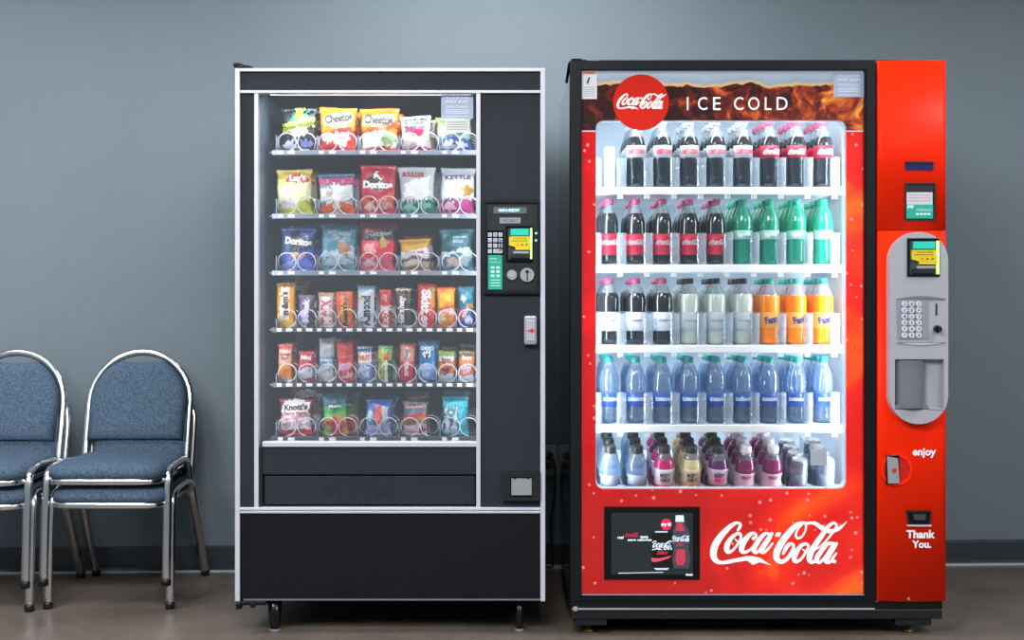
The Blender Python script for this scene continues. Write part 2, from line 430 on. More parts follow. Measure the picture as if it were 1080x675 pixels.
# ================================================================ SNACK MACHINE
sm = thing('snack_vending_machine', 'black snack vending machine with silver trim and six rows of snacks', 'vending machine', (X(411), .4, 0))
xl, xr = X(248), X(575)
zb, zt_ = Z(634), Z(72)
bm = B()
box(bm, xl+.004, xl+.03, .035, .84, zb+.01, zt_-.01); box(bm, xr-.03, xr-.004, .035, .84, zb+.01, zt_-.01)
box(bm, xl+.03, xr-.03, .815, .84, zb+.01, zt_-.01); box(bm, xl+.03, xr-.03, .035, .84, zt_-.035, zt_-.01); box(bm, xl+.03, xr-.03, .035, .84, zb+.01, zb+.035)
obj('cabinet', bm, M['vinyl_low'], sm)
xi0, xi1 = X(270)+.006, X(506)
bm = B()
box(bm, xi0-.012, xi0, .036, .76, Z(545), Z(92)); box(bm, xi1, xi1+.012, .036, .76, Z(545), Z(92)); box(bm, xi0, xi1, .75, .765, Z(545), Z(92)); box(bm, xi0, xi1, .036, .75, Z(92), Z(92)+.012)
obj('interior_lining', bm, M['inner'], sm)
# fronts
def panel(name, a, b, c, d, y0, y1, m, bev=.003, parent=None, lab=None):
    o = obj(name, pbox(B(), a, b, c, d, y0, y1, bev), m, parent or sm)
    if lab: o['label'] = lab
    return o
panel('header_panel', 252, 571, 75.5, 95.5, .006, .035, M['vinyl'])
panel('side_panel', 252.5, 268.5, 98, 535.5, .008, .035, M['vinyl'])
panel('control_column', 507, 571, 98, 535.5, .008, .035, M['vinyl'])
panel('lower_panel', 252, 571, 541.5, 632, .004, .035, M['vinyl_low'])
panel('bin_cover', 276.5, 502, 471.5, 501, .006, .03, M['vinyl'])
fl = panel('delivery_flap', 278, 501, 502.5, 533, .012, .03, M['vinyl'])
bm = B(); add_text(bm, 'PUSH', X(376), Z(521), X(414)-X(339), None, y=.0113, bold=.03, sp=1.15)
o = obj('lettering', bm, mat('embossed_black', '171b20', .45), fl)
for nm, a, b, c, d, y0 in (('trim_strip', 248, 253, 72, 634, -.004), ('trim_strip', 570, 575, 72, 634, -.004), ('trim_strip', 253, 570, 72, 75.5, -.004), ('trim_strip', 253, 570, 95.2, 98.2, -.002),
                       ('trim_strip', 268, 272.5, 98, 535.5, 0), ('trim_strip', 502.3, 506.8, 98, 535.5, 0), ('trim_strip', 276.5, 502.3, 466, 471.3, 0), ('trim_strip', 253, 570, 535.3, 538.2, -.003), ('trim_strip', 253, 570, 538.8, 541.5, 0)):
    panel(nm, a, b, c, d, y0, .034, M['trimmetal'], .0015)
panel('bin_jamb', 272.5, 276.5, 471, 535, .01, .03, M['blk'])
obj('glass_pane', pbox(B(), 272.5, 502.3, 98, 466, .024, .029), M['glass2'], sm)
panel('bottom_rail', 256, 571, 631.5, 634, .006, .034, M['greyd'], .001)
# hinges
def blob(name, pts, r, parent, m):
    return obj(name, tube(B(), pts, r, 8), m, parent)
bm = B(); box(bm, X(247), X(266), -.004, .05, Z(72), Z(69.8), .002); box(bm, X(246), X(252), -.006, .02, Z(70), Z(66.5), .003); tube(bm, [(X(250), 0, Z(67)), (X(256), 0, Z(68.6)), (X(262), .01, Z(69.6))], .003)
obj('top_hinge', bm, M['blkgloss'], sm)
bm = B(); box(bm, X(250), X(281), -.002, .06, Z(638.5), Z(634), .003); box(bm, X(249), X(255), -.008, .02, Z(642.5), Z(635), .004); box(bm, X(264), X(269), -.004, .02, Z(641), Z(636), .003)
obj('bottom_hinge', bm, M['blkgloss'], sm)
# legs
def leg(px, w0, w1, y, nm='leg'):
    bm = B(); cx = X(px)
    lathe(bm, [(w1, .008), (w1+.001, .016), (w0, zb+.012)], 20, cx, y)
    o = obj(nm, bm, M['blkgloss'], sm)
    obj('foot_plate', lathe(B(), [(w1+.004, 0), (w1+.004, .004), (w1+.001, .008)], 20, cx, y), M['greyd'], o)
leg(287, .0265, .016, .05); leg(548, .0125, .0115, .05)
leg(300, .02, .0165, .76); leg(536, .02, .0165, .76)
# trays, coils, price tags
TY = .095
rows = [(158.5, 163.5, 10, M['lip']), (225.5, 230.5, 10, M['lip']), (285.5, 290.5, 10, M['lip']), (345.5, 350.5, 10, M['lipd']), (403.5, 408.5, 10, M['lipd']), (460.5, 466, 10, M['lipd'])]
coilc = []
def coil_bm(cx, z0, r, y0, turns, pitch, hand):
    bm = B(); pts = []
    n = 22
    for t in range(turns):
        for k in range(n):
            a = k/n
            yy = y0 + pitch*t + (0 if a < .82 else pitch*(a-.82)/.18)
            th = -PI/2 + hand*(2*PI*a)
            pts.append((cx + r*math.cos(th), yy, z0 + r + .003 + r*math.sin(th)))
    return tube(bm, pts, .0021, 5)
TRAYZ = []
for ri, (ya, yb, nc, lm) in enumerate(rows):
    ztop = Z(ya, TY); zlo = Z(yb, TY); TRAYZ.append(ztop - .004)
    bm = B(); box(bm, xi0+.02, xi1-.003, TY+.004, .74, ztop-.010, ztop-.004)
    tr = obj('tray', bm, mat('tray_floor', '3e454d', .5), sm)
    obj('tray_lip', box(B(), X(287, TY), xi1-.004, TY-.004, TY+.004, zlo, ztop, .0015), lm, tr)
    double = ri in (0, 1, 2, 5)
    for k in range(10):
        if double: cxp = 292.5 + (k//2)*43.2 + (10.3 if k % 2 == 0 else 31.0)
        else: cxp = 303.2 + k*21.1
        if cxp > 495: cxp = 494.6
        hand = 1 if k % 2 == 0 else -1
        rad = .0300
        obj('spiral_coil', coil_bm(X(cxp, .12), ztop-.003, rad, .118, 5, .085, hand), M['wire'], tr)
    # dividers between the selections
    nd = 5 if double else 10
    for k in range(nd):
        x0p = 291 + k*(43.2 if double else 21.1)
        obj('divider', box(B(), X(x0p, TY)-.0008, X(x0p, TY)+.0008, TY+.004, .6, ztop-.004, ztop+(.05 if double else .03)), M['lip'], tr)
        for dx, w in (((2.5, 5), (13, 7)) if double else ((1.3, 5), (11, 6.5))):
            obj('price_label', box(B(), X(x0p+dx, TY), X(x0p+dx+w, TY), TY-.0056, TY-.004, zlo+.0035, ztop-.0025), M['tag'], tr)
# lamp of the snack machine
obj('lamp_tube', tube(B(), [(xi0+.03, .06, Z(93.5)-.006), (xi1-.03, .06, Z(93.5)-.006)], .006, 8), mat('tube_glow', 'ffffff', emit='e8f0ff', estr=2), sm)
def area(name, loc, sx, sy, e, rot, parent, c=(.93, .96, 1)):
    l = bpy.data.lights.new(name, 'AREA'); l.shape = 'RECTANGLE'; l.size = sx; l.size_y = sy; l.energy = e; l.color = c
    o = bpy.data.objects.new(name, l); col.objects.link(o); o.parent = parent; o.location = Vector(loc) - Vector(parent.location); o.rotation_euler = rot; return o
area('area_light', ((xi0+xi1)/2, .062, Z(99)), .6, .02, 2.5, (math.radians(25), 0, 0), sm)
area('area_light', (xi0+.012, .05, Z(280)), 1.1, .02, 1.15, (math.radians(-90), 0, math.radians(0)), sm).rotation_euler = (0, math.radians(-90), math.radians(35))
area('area_light', (xi1-.012, .05, Z(280)), 1.1, .02, 1.15, (0, 0, 0), sm).rotation_euler = (0, math.radians(90), math.radians(-35))

# control panel
cp = obj('control_panel', plate(B(), prect(509.5, 569.5, 210.5, 310), [prect(513, 566.5, 214, 306.5)], -.006, .010), M['frame'], sm)
obj('panel_face', pbox(B(), 512, 567, 213, 307, .002, .0095), M['blk'], cp)
obj('display', pbox(B(), 520.5, 555.5, 218.5, 225.5, -.003, .003, .001), mat('lcd_grey', '59636a', .3), cp)
bm = B(); add_text(bm, 'HAVE A NICE DAY', X(537), Z(221.8), X(547)-X(525), X(3)-X(0), y=-.0036, bold=.02)
obj('lettering', bm, mat('lcd_text', 'bfe8ee', emit='a8f2ff', estr=1.4), cp)
obj('sticker', pbox(B(), 527, 549, 229.5, 235.5, .0, .003), plain('8d939c'), cp)
bm = B(); add_text(bm, 'NO BILLS', X(538), Z(232.5), X(546)-X(530), y=-.0006); obj('lettering', bm, M['ink'], cp)
kp = obj('keypad', pbox(B(), 513.5, 531.5, 243, 268.5, -.001, .003), M['blkgloss'], cp)
for r_ in range(4):
    for c_ in range(3):
        if r_ == 3 and c_ == 2: continue
        x0 = 514.6 + c_*5.6; x1 = x0 + (4.2 if not (r_ == 3 and c_ == 1) else 9.8); y0 = 245.4 + r_*5.8
        k_ = obj('key', pbox(B(), x0, x1, y0, y0+4.3, -.005, -.001, .0008), mat('key_grey', 'b4b9c4', .4), kp)
        bm = B(); s = 'ABCDEFGHI*'[r_*3+c_] if r_*3+c_ < 10 else 'CLR'
        add_text(bm, s, X((x0+x1)/2), Z(y0+2.2), X(1.6 if len(s) == 1 else 4)-X(0), y=-.0055); obj('lettering', bm, M['ink'], k_)
tcard = obj('instruction_card', pbox(B(), 514.8, 529.6, 269, 305.2, -.001, .003), M['teal'], cp)
bm = B()
add_text(bm, 'pay here', X(520.5), Z(272.8), X(7)-X(0), y=-.0016, bold=.03); add_text(bm, 'touch your card', X(522), Z(276.5), X(12)-X(0), y=-.0016)
for yy in (281, 285.3, 289.6):
    for xx in (517.8, 523.5): plate(bm, rrect(X(xx), X(xx+3.6), Z(yy+2.4), Z(yy), .002), [], -.0018, -.001)
for yy in (295, 298, 301): plate(bm, prect(517.5, 527.5, yy, yy+.7), [], -.0018, -.001)
obj('card_print', bm, plain('d6efe8'), tcard)
def reader(a, b, c, d, y, parent):
    """card reader: frame, tilted teal screen, yellow face, slot and green light strip"""
    w = b-a; h = d-c
    f = lambda u: a+u*w
    g = lambda v: c+v*h
    rd = obj('card_reader', plate(B(), prect(a, b, c, d), [prect(f(.07), f(.93), g(.05), g(.95))], y-.008, y), M['blkgloss'], parent)
    obj('reader_body', pbox(B(), f(.06), f(.94), g(.04), g(.96), y-.003, y), mat('reader_grey', '3d454b', .35), rd)
    obj('screen', pbox(B(), f(.18), f(.84), g(.08), g(.27), y-.012, y-.003, .001), mat('teal_screen', '1fae96', .3, emit='18b89c', estr=.45), rd)
    bm = B(); plate(bm, [(X(f(p)), Z(g(q))) for p, q in ((.12,.3),(.88,.3),(.92,.62),(.86,.68),(.36,.68),(.34,.6),(.12,.55))], [], y-.014, y-.003)
    yf = obj('yellow_face', bm, M['yellow'], rd)
    bm = B(); add_text(bm, 'TAP OR SWIPE', X(f(.52)), Z(g(.36)), X(f(.5))-X(a), y=y-.0146); plate(bm, prect(f(.2), f(.8), g(.42), g(.435)), [], y-.0146, y-.0144); obj('lettering', bm, M['ink'], yf)
    for u, hx in ((.44, 'e07a20'), (.6, 'c8281e'), (.76, '2f7a3c')):
        obj('mark', cyl_y(B(), X(f(u)), Z(g(.53)), .0034, y-.0155, y-.014, 12), plain(hx), yf)
    obj('card_slot', pbox(B(), f(.16), f(.86), g(.8), g(.92), y-.0155, y-.003, .001), M['blk'], rd)
    obj('slot_guide', pbox(B(), f(.28), f(.84), g(.72), g(.79), y-.016, y-.003, .001), M['steel'], rd)
    obj('light_strip', pbox(B(), f(.9), f(.97), g(.06), g(.94), y-.014, y-.002, .001), mat('green_light_strip', 'd8f58a', emit='c8ff7a', estr=.9), rd)
    bm = B()
    for v in (.2, .42): plate(bm, circ(X(f(.935)), Z(g(v)), .0035, 12), [], y-.0165, y-.014)
    obj('led', bm, mat('green_led', 'a0ffd0', emit='5affb0', estr=3), rd)
    return rd
reader(533.5, 562, 238.5, 275.5, .0, cp)
bm = B()
for v in (246, 253.5): cyl_y(bm, X(565.3), Z(v), .003, -.002, .004, 12)
obj('led', bm, mat('green_led', 'a0ffd0'), cp)
b1 = obj('coin_button', cyl_y(B(), X(540), Z(290), .0155, -.006, .003, 28, .017), M['steel'], cp)
obj('button_centre', cyl_y(B(), X(540), Z(290), .008, -.0085, -.005, 20), M['grey'], b1)
b2 = obj('coin_dial', cyl_y(B(), X(556), Z(290), .022, -.008, .003, 32, .0235), M['steel'], cp)
bm = B(); plate(bm, prect(555.4, 556.6, 284.8, 296), [], -.0092, -.0078); plate(bm, [(X(553.4), Z(287.6)), (X(556), Z(284.2)), (X(558.6), Z(287.6))], [], -.0092, -.0078)
obj('coin_slot', bm, M['blk'], b2)
lh = obj('lock_handle', pbox(B(), 552.8, 566, 333, 363.5, -.016, .009, .006), M['steel'], sm)
obj('handle_plate', pbox(B(), 554.5, 564.5, 337, 360, -.018, -.014, .003), M['grey'], lh)
bm = B(); cyl_y(bm, X(561), Z(348.5), .0065, -.0192, -.0175, 18); plate(bm, prect(555.5, 559.5, 348, 349.2), [], -.0192, -.0178); obj('red_mark', bm, M['redink'], lh)
cr_ = obj('coin_return', plate(B(), prect(530, 570, 497.5, 527.5), [prect(538, 561.5, 502.5, 524)], -.012, .008), M['blk'], sm)
obj('return_cavity', pbox(B(), 537, 562, 501.5, 525, -.002, .006), M['blkgloss'], cr_)
obj('flap', plate(B(), [(X(539.3), Z(521.8)), (X(560.7), Z(521.8)), (X(560.7), Z(504.2)), (X(558.5), Z(504.2)), (X(557), Z(505.2)), (X(555), Z(504.2)), (X(545), Z(504.2)), (X(543), Z(505.2)), (X(541.5), Z(504.2)), (X(539.3), Z(504.2))], [], -.008, -.004), mat('worn_steel', '8f9695', .4, metal=.2), cr_)
def notice(parent, a, b, c, d, y):
    n = obj('notice', pbox(B(), a, b, c, d, y, y+.0012), M['stickerblue'], parent)
    w = X(b)-X(a); cx = (X(a)+X(b))/2; f = lambda v: Z(c+(d-c)*v)
    bm = B(); add_text(bm, 'ALLOW FOR', cx, f(.12), w*.7, y=y-.0006, sp=1.3, bold=.02); add_text(bm, 'mold door', cx, f(.27), w*.74, y=y-.0006, slant=.3, bold=.02); add_text(bm, 'FONTANA', cx, f(.5), w*.66, y=y-.0006, sp=1.3)
    for v in (.62, .69, .76, .9): plate(bm, rect(cx-w*.36, cx+w*.36, f(v+.022), f(v)), [], y-.0006, y-.0004)
    o = obj('lettering', bm, plain('e9eef8'), n)
    bm = B(); add_text(bm, 'mold door', cx+.0008, f(.28), w*.74, y=y-.0003, slant=.3, bold=.03); obj('lettering', bm, plain('5b6a86'), n)
    return n
notice(sm, 465, 499, 99, 124, .0222)
n2 = obj('notice', pbox(B(), 469, 495, 125, 139, .0222, .0236), plain('d8dcd4'), sm)
bm = B()
for v in (127.5, 130, 132.5, 135): plate(bm, prect(471, 493, v, v+.7), [], .0216, .022)
obj('lettering', bm, plain('8f938f'), n2)

# ================================================================ SNACKS
def in_poly(u, v, P):
    c = False; j = len(P)-1
    for i in range(len(P)):
        if (P[i][1] > v) != (P[j][1] > v) and u < (P[j][0]-P[i][0])*(v-P[i][1])/(P[j][1]-P[i][1]) + P[i][0]: c = not c
        j = i
    return c
def painter(ops):
    def f(u, v):
        c = ops[0]
        u += .022*math.sin(23*v+7*u)+.018*math.sin(41*v-13*u); v += .014*math.sin(29*u+5*v)+.01*math.sin(53*u-17*v)
        for op in ops[1:]:
            k = op[0]
            if k == 'r': ok = op[1] <= u <= op[2] and op[3] <= v <= op[4]
            elif k == 'e': ok = ((u-op[1])/op[3])**2 + ((v-op[2])/op[4])**2 <= 1 + .45*math.sin(5*math.atan2(v-op[2], u-op[1])+op[1]*20)
            elif k == 'w': ok = v > op[1] + op[2]*math.sin(op[3]*u + op[4])      # everything below a wavy line
            elif k == 'p': ok = in_poly(u, v, op[1])
            elif k == 'z': ok = v > op[1] + op[2]*abs(((u*op[3]) % 1)*2-1)       # zigzag
            if ok: c = op[-1]
        return lin(c)
    return f
def make_bag(name, w, h, ops, texts, thick=.05, seal=.07, nx=26, nz=32, seed=0, waist=.085, lean=0.0, topw=1.0):
    rr = random.Random(seed); pf = painter(ops)
    ph = [rr.uniform(0, 6.28) for _ in range(6)]
    def dep(u, v):
        """front bulge at (u, v)"""
        e = max(0, min(1, (v-seal)/(1-2*seal))) if seal < v < 1-seal else 0
        prof = (math.sin(PI*e)**.55) if e > 0 else 0
        d = thick/2*prof*max(0, 1-(2*u-1)**2)**.55
        d *= 1 + .10*math.sin(9*u+ph[0]+4*v) + .08*math.sin(13*v+ph[1]-5*u)
        if e <= 0 or e >= 1: d = .0012 + .0008*math.sin(u*60)
        return max(d, .001)
    def nar(v):
        e = min(v, 1-v); t = max(0, min(1, (e-.03)/.14)); return 1 - waist*t*t*(3-2*t)*1.1
    def pos(u, v):
        ww = w*nar(v) * (topw + (1-topw)*v)
        x = (u-.5)*ww + lean*w*(1-v) + .01*w*math.sin(9*v+ph[2])*(1 if u > .5 else -1)
        z = h*(1-v) + (.012*h*math.sin(5*u+ph[3]) if v < .02 else 0)
        return x, z
    bm = bmesh.new(); cl = bm.loops.layers.float_color.new('print')
    Fv = []; Bk = []
    for j in range(nz+1):
        v = j/nz; a = []; b = []
        for i in range(nx+1):
            u = i/nx; x, z = pos(u, v); d = dep(u, v)
            a.append(bm.verts.new((x, -d, z))); b.append(bm.verts.new((x, d*.85, z)) if 0 < i < nx and 0 < j < nz else None)
        Fv.append(a); Bk.append(b)
    for j in range(nz+1):
        for i in range(nx+1):
            if Bk[j][i] is None: Bk[j][i] = Fv[j][i]
    for j in range(nz):
        for i in range(nx):
            c = pf((i+.5)/nx, (j+.5)/nz)
            f = bm.faces.new((Fv[j+1][i], Fv[j+1][i+1], Fv[j][i+1], Fv[j][i])); f.smooth = True
            for l in f.loops: l[cl] = c
            f = bm.faces.new((Bk[j][i], Bk[j][i+1], Bk[j+1][i+1], Bk[j+1][i])); f.smooth = True
            for l in f.loops: l[cl] = c
    o = obj(name, bm, M['film'])
    def surf(x, z):
        v = 1 - z/h; ww = w*nar(v)*(topw+(1-topw)*v); u = (x - lean*w*(1-v))/ww + .5
        return -dep(max(.02, min(.98, u)), max(0, min(1, v))) - .0016
    for (s, u, v, wd, c, *ex) in texts:
        rot = ex[0] if ex else 0; hh = ex[1]*w if len(ex) > 1 and ex[1] else None; bold = ex[2] if len(ex) > 2 else .03
        bm = B(); cxx = (u-.5)*w + lean*w*(1-v)
        add_text(bm, s, cxx, h*(1-v), wd*w, hh, surf=surf, rot=rot, bold=bold)
        obj('lettering', bm, plain(c), o, local=True)
    return o
BY = .160
ITEMS = []
def item(row, x0, x1, ytop, kind, label, ops, texts, back=None, cat='snack', yb=None, **kw):
    """one selection: front packet and, where the photo shows more behind, a copy"""
    w = (x1-x0)/F*(BY+DC-.02); zbase = TRAYZ[row]+.0005
    h = Z(ytop, BY-.02) - zbase
    o = make_bag(kind, w, h, ops, texts, seed=row*17+int(x0), **kw)
    o.location = (X((x0+x1)/2, BY-.02), BY, zbase+.001); o.rotation_euler = (0, math.radians(R.uniform(-2.5, 2.5)), 0)
    g = ['snacks on the top tray', 'snacks on the second tray', 'snacks on the third tray', 'snacks on the fourth tray', 'snacks on the fifth tray', 'snacks on the bottom tray'][row]
    tag(o, label, cat, g); ITEMS.append(o)
    if back:
        lb, dx, dz, ry = back
        c = dup(o); c.location = (o.location.x + dx/F*4.2, BY+.085, zbase); c.scale = (1, 1, dz); c.rotation_euler = (0, math.radians(R.uniform(-3, 3)), 0); tag(c, lb, cat, g)
    return o
N3 = 1
# ---- top tray
item(0, 294, 333, 113.5, 'popcorn_bag', 'black popcorn bag with yellow banner and green leaves, top left', ['20242c', ('p', [(.42,0),(.62,0),(.66,.3),(.38,.32)], 'b9b24e'), ('p', [(.28,.2),(.34,.08),(.44,.3),(.3,.36)], '2e9c74'), ('p', [(.64,.26),(.74,.04),(.8,.06),(.72,.3)], '2e9c74'), ('p', [(0,.36),(1,.2),(1,.42),(.04,.56)], 'b4bd4a'), ('p', [(.3,.5),(.76,.44),(.74,.62),(.36,.68)], 'c9cbe0'), ('e', .3, .82, .2, .1, 'b9c0dc'), ('e', .72, .8, .2, .09, '7c88b8'), ('r', .2,.9,.92,1,'c9cde0')],
     [('Smartfood', .5, .4, .8, '3f5a20', 10)], ('second black popcorn bag, directly behind the top left one', 3, 1.02, 0), lean=.05)
item(0, 336, 375, 113, 'puffs_bag', 'orange and red cheese puffs bag, second from left on top tray', ['f08a1c', ('w', .5, .06, 5, 1, 'e23b3a'), ('e', .5, .72, .4, .17, 'f6dfe6'), ('e', .35, .86, .2, .1, 'e4443c'), ('p', [(.1,.2),(.85,.06),(.92,.3),(.16,.42)], 'f4efe0'), ('w', .9, .02, 9, 0, 'e6363a')],
     [('Cheetos', .52, .24, .74, '26241c', 8, .26, .06), ('PUFFS', .55, .42, .4, 'f9e7c8', 5)], ('second orange cheese puffs bag behind the red bottomed one', 4, .98, 0), topw=1.06)
item(0, 379.5, 420, 114, 'puffs_bag', 'orange cheese puffs bag with pale lower half, middle of top tray', ['f07c14', ('p', [(0,.5),(1,.28),(1,.44),(0,.58)], 'e8401c'), ('w', .56, .05, 5, 2, 'f4ecd8'), ('p', [(.06,.18),(.86,.12),(.9,.34),(.1,.4)], 'f4efe0'), ('e', .75, .7, .2, .14, '9dbf8d'), ('w', .88, .03, 6, 1, 'e2413c')],
     [('Cheetos', .48, .26, .76, '26241c', -3, .26, .06)], ('second orange cheese puffs bag behind the pale bottomed one', 3, .96, 0), topw=1.08)
item(0, 422.5, 456, 122, 'cookie_bag', 'small beige bag with dark name plate, fourth on top tray', ['c2bcb0', ('r', .12,.88,.08,.34,'2f3a40'), ('r', .17,.83,.12,.28,'a9b0ac'), ('e', .5, .44, .34, .12, 'd22a5a'), ('r', .2,.8,.58,1,'e6d4e2'), ('w', .86, .03, 8, 0, 'd0386a')],
     [('COOKIES', .5, .2, .6, '20262a', 0, .12, .03)], ('second beige bag behind the name plate bag on top tray', 3, 1, 0))
item(0, 460, 500, 123, 'pretzel_bag', 'green and blue bag below the notice, top right', ['a8ad92', ('r', 0,.25,0,.3,'6f8a4e'), ('r', .8,1,0,.35,'6f8a4e'), ('w', .5, .05, 6, 1, '86b8b0'), ('w', .6, .04, 6, 2, '3f5ea8'), ('e', .3, .78, .22, .13, 'dfe6f6'), ('e', .7, .8, .16, .1, 'c9d4f0')],
     [('crisps', .5, .5, .5, '2f5a50', 0)], None)
# ---- second tray
item(1, 290, 330, 178.5, 'chip_bag', 'yellow green potato chip bag, left of second tray', ['d8d56a', ('w', .0, .0, 1, 0, 'b9a84c'), ('w', .2, .03, 4, 0, 'dbdd7c'), ('w', .3, .03, 4, 1, 'e8e9b4'), ('w', .72, .06, 5, 0, 'c9d24a'), ('e', .62, .2, .3, .1, 'd9304a'), ('e', .3, .75, .2, .1, 'cfc7d6')],
     [("Lay's", .6, .2, .42, 'ffffff', 5, None, .05)], ('second yellow chip bag behind the left one on second tray', 3, .98, 0))
item(1, 335.5, 375.5, 183, 'chip_bag', 'blue, white and orange ridged chip bag on second tray', ['3a5c82', ('w', .12, .03, 3, 0, '8fa9d2'), ('e', .5, .55, .55, .3, 'eff2f4'), ('e', .3, .48, .12, .06, 'b79f86'), ('w', .7, .05, 7, 1, 'ef6a1e'), ('p', [(.4,.66),(.6,.66),(.56,1),(.44,1)], 'f4e4e0')],
     [('RUFFLES', .5, .19, .9, 'd8356a', 0, .2, .06)], ('second ridged chip bag behind the blue and white one', 3, 1.03, 0))
item(1, 377.5, 418, 173.5, 'tortilla_chip_bag', 'tall red tortilla chip bag with triangle mark, middle of second tray', ['c01f3a', ('p', [(.22,.28),(.46,.06),(.62,.34),(.9,.38),(.5,.56),(.4,.46),(.12,.44)], '2a1c28'), ('p', [(.36,.26),(.48,.1),(.58,.3)], 'f0e8ea'), ('w', .62, .08, 5, 0, 'e85a3c'), ('w', .8, .06, 7, 1, 'd8304e'), ('e', .3, .82, .14, .1, 'f3c9b8'), ('e', .72, .78, .16, .1, 'f0a8a8')],
     [('Doritos', .5, .4, .76, 'ffffff', 0, .2, .06)], ('second red tortilla chip bag behind the tall triangle one', 3, .97, 0), lean=-.01)
item(1, 420.5, 460, 176, 'chip_bag', 'white and green chip bag with red name, second tray', ['b9c4c8', ('p', [(.15,.34),(.85,.18),(.85,.7),(.1,.7)], 'f2f4f0'), ('z', .66, .1, 9, '1d6a5a'), ('w', .7, .03, 4, 0, '1f8f7c'), ('e', .3, .82, .18, .09, '9adccb'), ('e', .7, .8, .16, .08, '8fd6c6')],
     [('BOULDER', .42, .16, .6, 'b82a44', -3, .14, .05)], ('second white and green chip bag behind the red named one', 6, .97, 0), topw=1.03)
item(1, 462, 501, 177, 'chip_bag', 'white and magenta chip bag, right end of second tray', ['a9b4bc', ('w', .2, .02, 4, 0, 'e9ecee'), ('e', .78, .5, .14, .14, 'b98a2c'), ('z', .62, .06, 12, '7a5a7c'), ('w', .7, .04, 5, 1, 'c8338a'), ('e', .3, .8, .18, .1, 'efc0dc'), ('w', .94, .01, 9, 0, 'b49ac0')],
     [('KETTLE', .5, .2, .7, '5c4a74', 3, .13, .05)], None)
# ---- third tray
item(2, 293, 332, 240, 'tortilla_chip_bag', 'blue tortilla chip bag with dark triangle, left of third tray', ['274680', ('p', [(.28,.14),(.46,.0),(.6,.2),(.95,.36),(.4,.62),(.3,.42)], '1c2030'), ('w', .56, .06, 5, 0, '4a63c4'), ('p', [(.3,.58),(.52,.56),(.4,.86)], 'd9a95c'), ('p', [(.58,.6),(.74,.6),(.56,.84)], 'd9a95c'), ('e', .3, .86, .2, .1, '8f9ae2'), ('e', .75, .82, .2, .12, '6f7fdc')],
     [('Doritos', .52, .32, .72, 'ece4dc', -6, .2, .06)], ('second blue tortilla chip bag behind the left one', 5, 1.1, 0), lean=.04)
item(2, 335, 375, 236, 'tortilla_chip_bag', 'pale teal bag with one chip printed on it, third tray', ['3f6a7c', ('w', .3, .0, 1, 0, '4f90a4'), ('w', .52, .06, 4, 1, 'b5cfe2'), ('p', [(.52,.32),(.86,.44),(.8,.68),(.5,.62)], 'b98a5a'), ('w', .84, .04, 5, 0, '58a2ac')],
     [('LATE NIGHT', .5, .2, .6, '8fb0b8', -8, .1, .03)], ('second teal tortilla chip bag behind the pale one', 4, 1.02, 0), lean=.03)
item(2, 377.5, 416, 234.5, 'tortilla_chip_bag', 'red tortilla chip bag with dark band, middle of third tray', ['7c1f30', ('p', [(0,.26),(1,.1),(1,.32),(0,.42)], '22282c'), ('w', .36, .02, 3, 0, 'e02a3a'), ('r', .14,.46,.44,.62,'f2b0b4'), ('p', [(.56,.26),(.88,.4),(.62,.54)], 'c9b064'), ('w', .7, .04, 4, 2, 'f05a78'), ('e', .3, .82, .2, .1, 'fbb4c8')],
     [('LATE NIGHT', .6, .24, .56, 'a9b4ac', 6, .1, .03)], ('second red tortilla chip bag behind the dark banded one', 2, 1.02, 0))
item(2, 421, 455, 252, 'cracker_bag', 'small gold snack mix bag, fourth on third tray', ['c58f2a', ('w', .16, .02, 5, 0, 'd9a842'), ('w', .34, .05, 4, 1, 'e6dfe6'), ('w', .56, .06, 9, 0, '8f6a6c'), ('w', .66, .05, 8, 1, 'dccfc4'), ('w', .82, .04, 9, 0, 'b08a58')],
     [('snack mix', .5, .4, .6, 'a02f3c', 0)], ('second gold snack mix bag behind the small one', 3, 1.15, 0))
item(2, 464, 500, 241, 'cracker_bag', 'dark teal snack bag, right end of third tray', ['16606c', ('w', .5, .05, 6, 0, 'c8d6dc'), ('w', .62, .06, 7, 1, '3a7f8c'), ('e', .4, .78, .24, .12, 'c4b4b0'), ('e', .74, .74, .14, .14, '9fb4c4'), ('w', .92, .02, 6, 0, '3c8ab0')],
     [('CHEX MIX', .6, .2, .4, 'a8d8d8', 0), ('BOLD', .55, .3, .3, 'a8d8d8', 0)], ('second dark teal snack bag behind the right one', -2, .94, 0), topw=1.04)
# ---- fourth tray: bars
def bar(row, x0, x1, ytop, label, ops, texts, back=None, **kw):
    kw.setdefault('thick', .03); kw.setdefault('nx', 14); kw.setdefault('seal', .05)
    return item(row, x0, x1, ytop, kw.pop('kind', 'candy_bar'), label, ops, texts, back, **kw)
bar(3, 289.5, 311, 298, 'tall yellow candy bag with vertical white letters, left of fourth tray', ['d9951c', ('r', .2,.7,.1,.84,'e8dccb'), ('r', 0,1,0,.1,'a8742a'), ('w', .86, .04, 5, 1, 'eab32c')], [("m&m's", .46, .46, 1.15, '3a3236', 90, None, .05)], ('second yellow candy bag behind the tall left one', 8, 1.05, 0), lean=.1, kind='candy_bag')
bar(3, 312.5, 331.5, 311, 'short purple brown candy bar, second on fourth tray', ['4a3646', ('p', [(.2,0),(.8,0),(.6,1),(.1,1)], '6f5a86'), ('e', .4, .7, .22, .3, 'c9c0ea')], [('3 Musk', .5, .5, 1.3, 'e8e2f2', 90, None, .05)], ('second purple candy bar behind the short one', 3, 1, 0))
bar(3, 334.5, 352, 308.5, 'pale candy bar with pink vertical letters, third on fourth tray', ['cdb9a8', ('r', .16,.84,.1,.96,'efe2e4'), ('r', 0,1,0,.12,'a88a68')], [('TWIX', .5, .55, 1.5, 'd63a66', 90, .6, .05)], ('second pale candy bar behind the pink lettered one', 3, 1.02, 0))
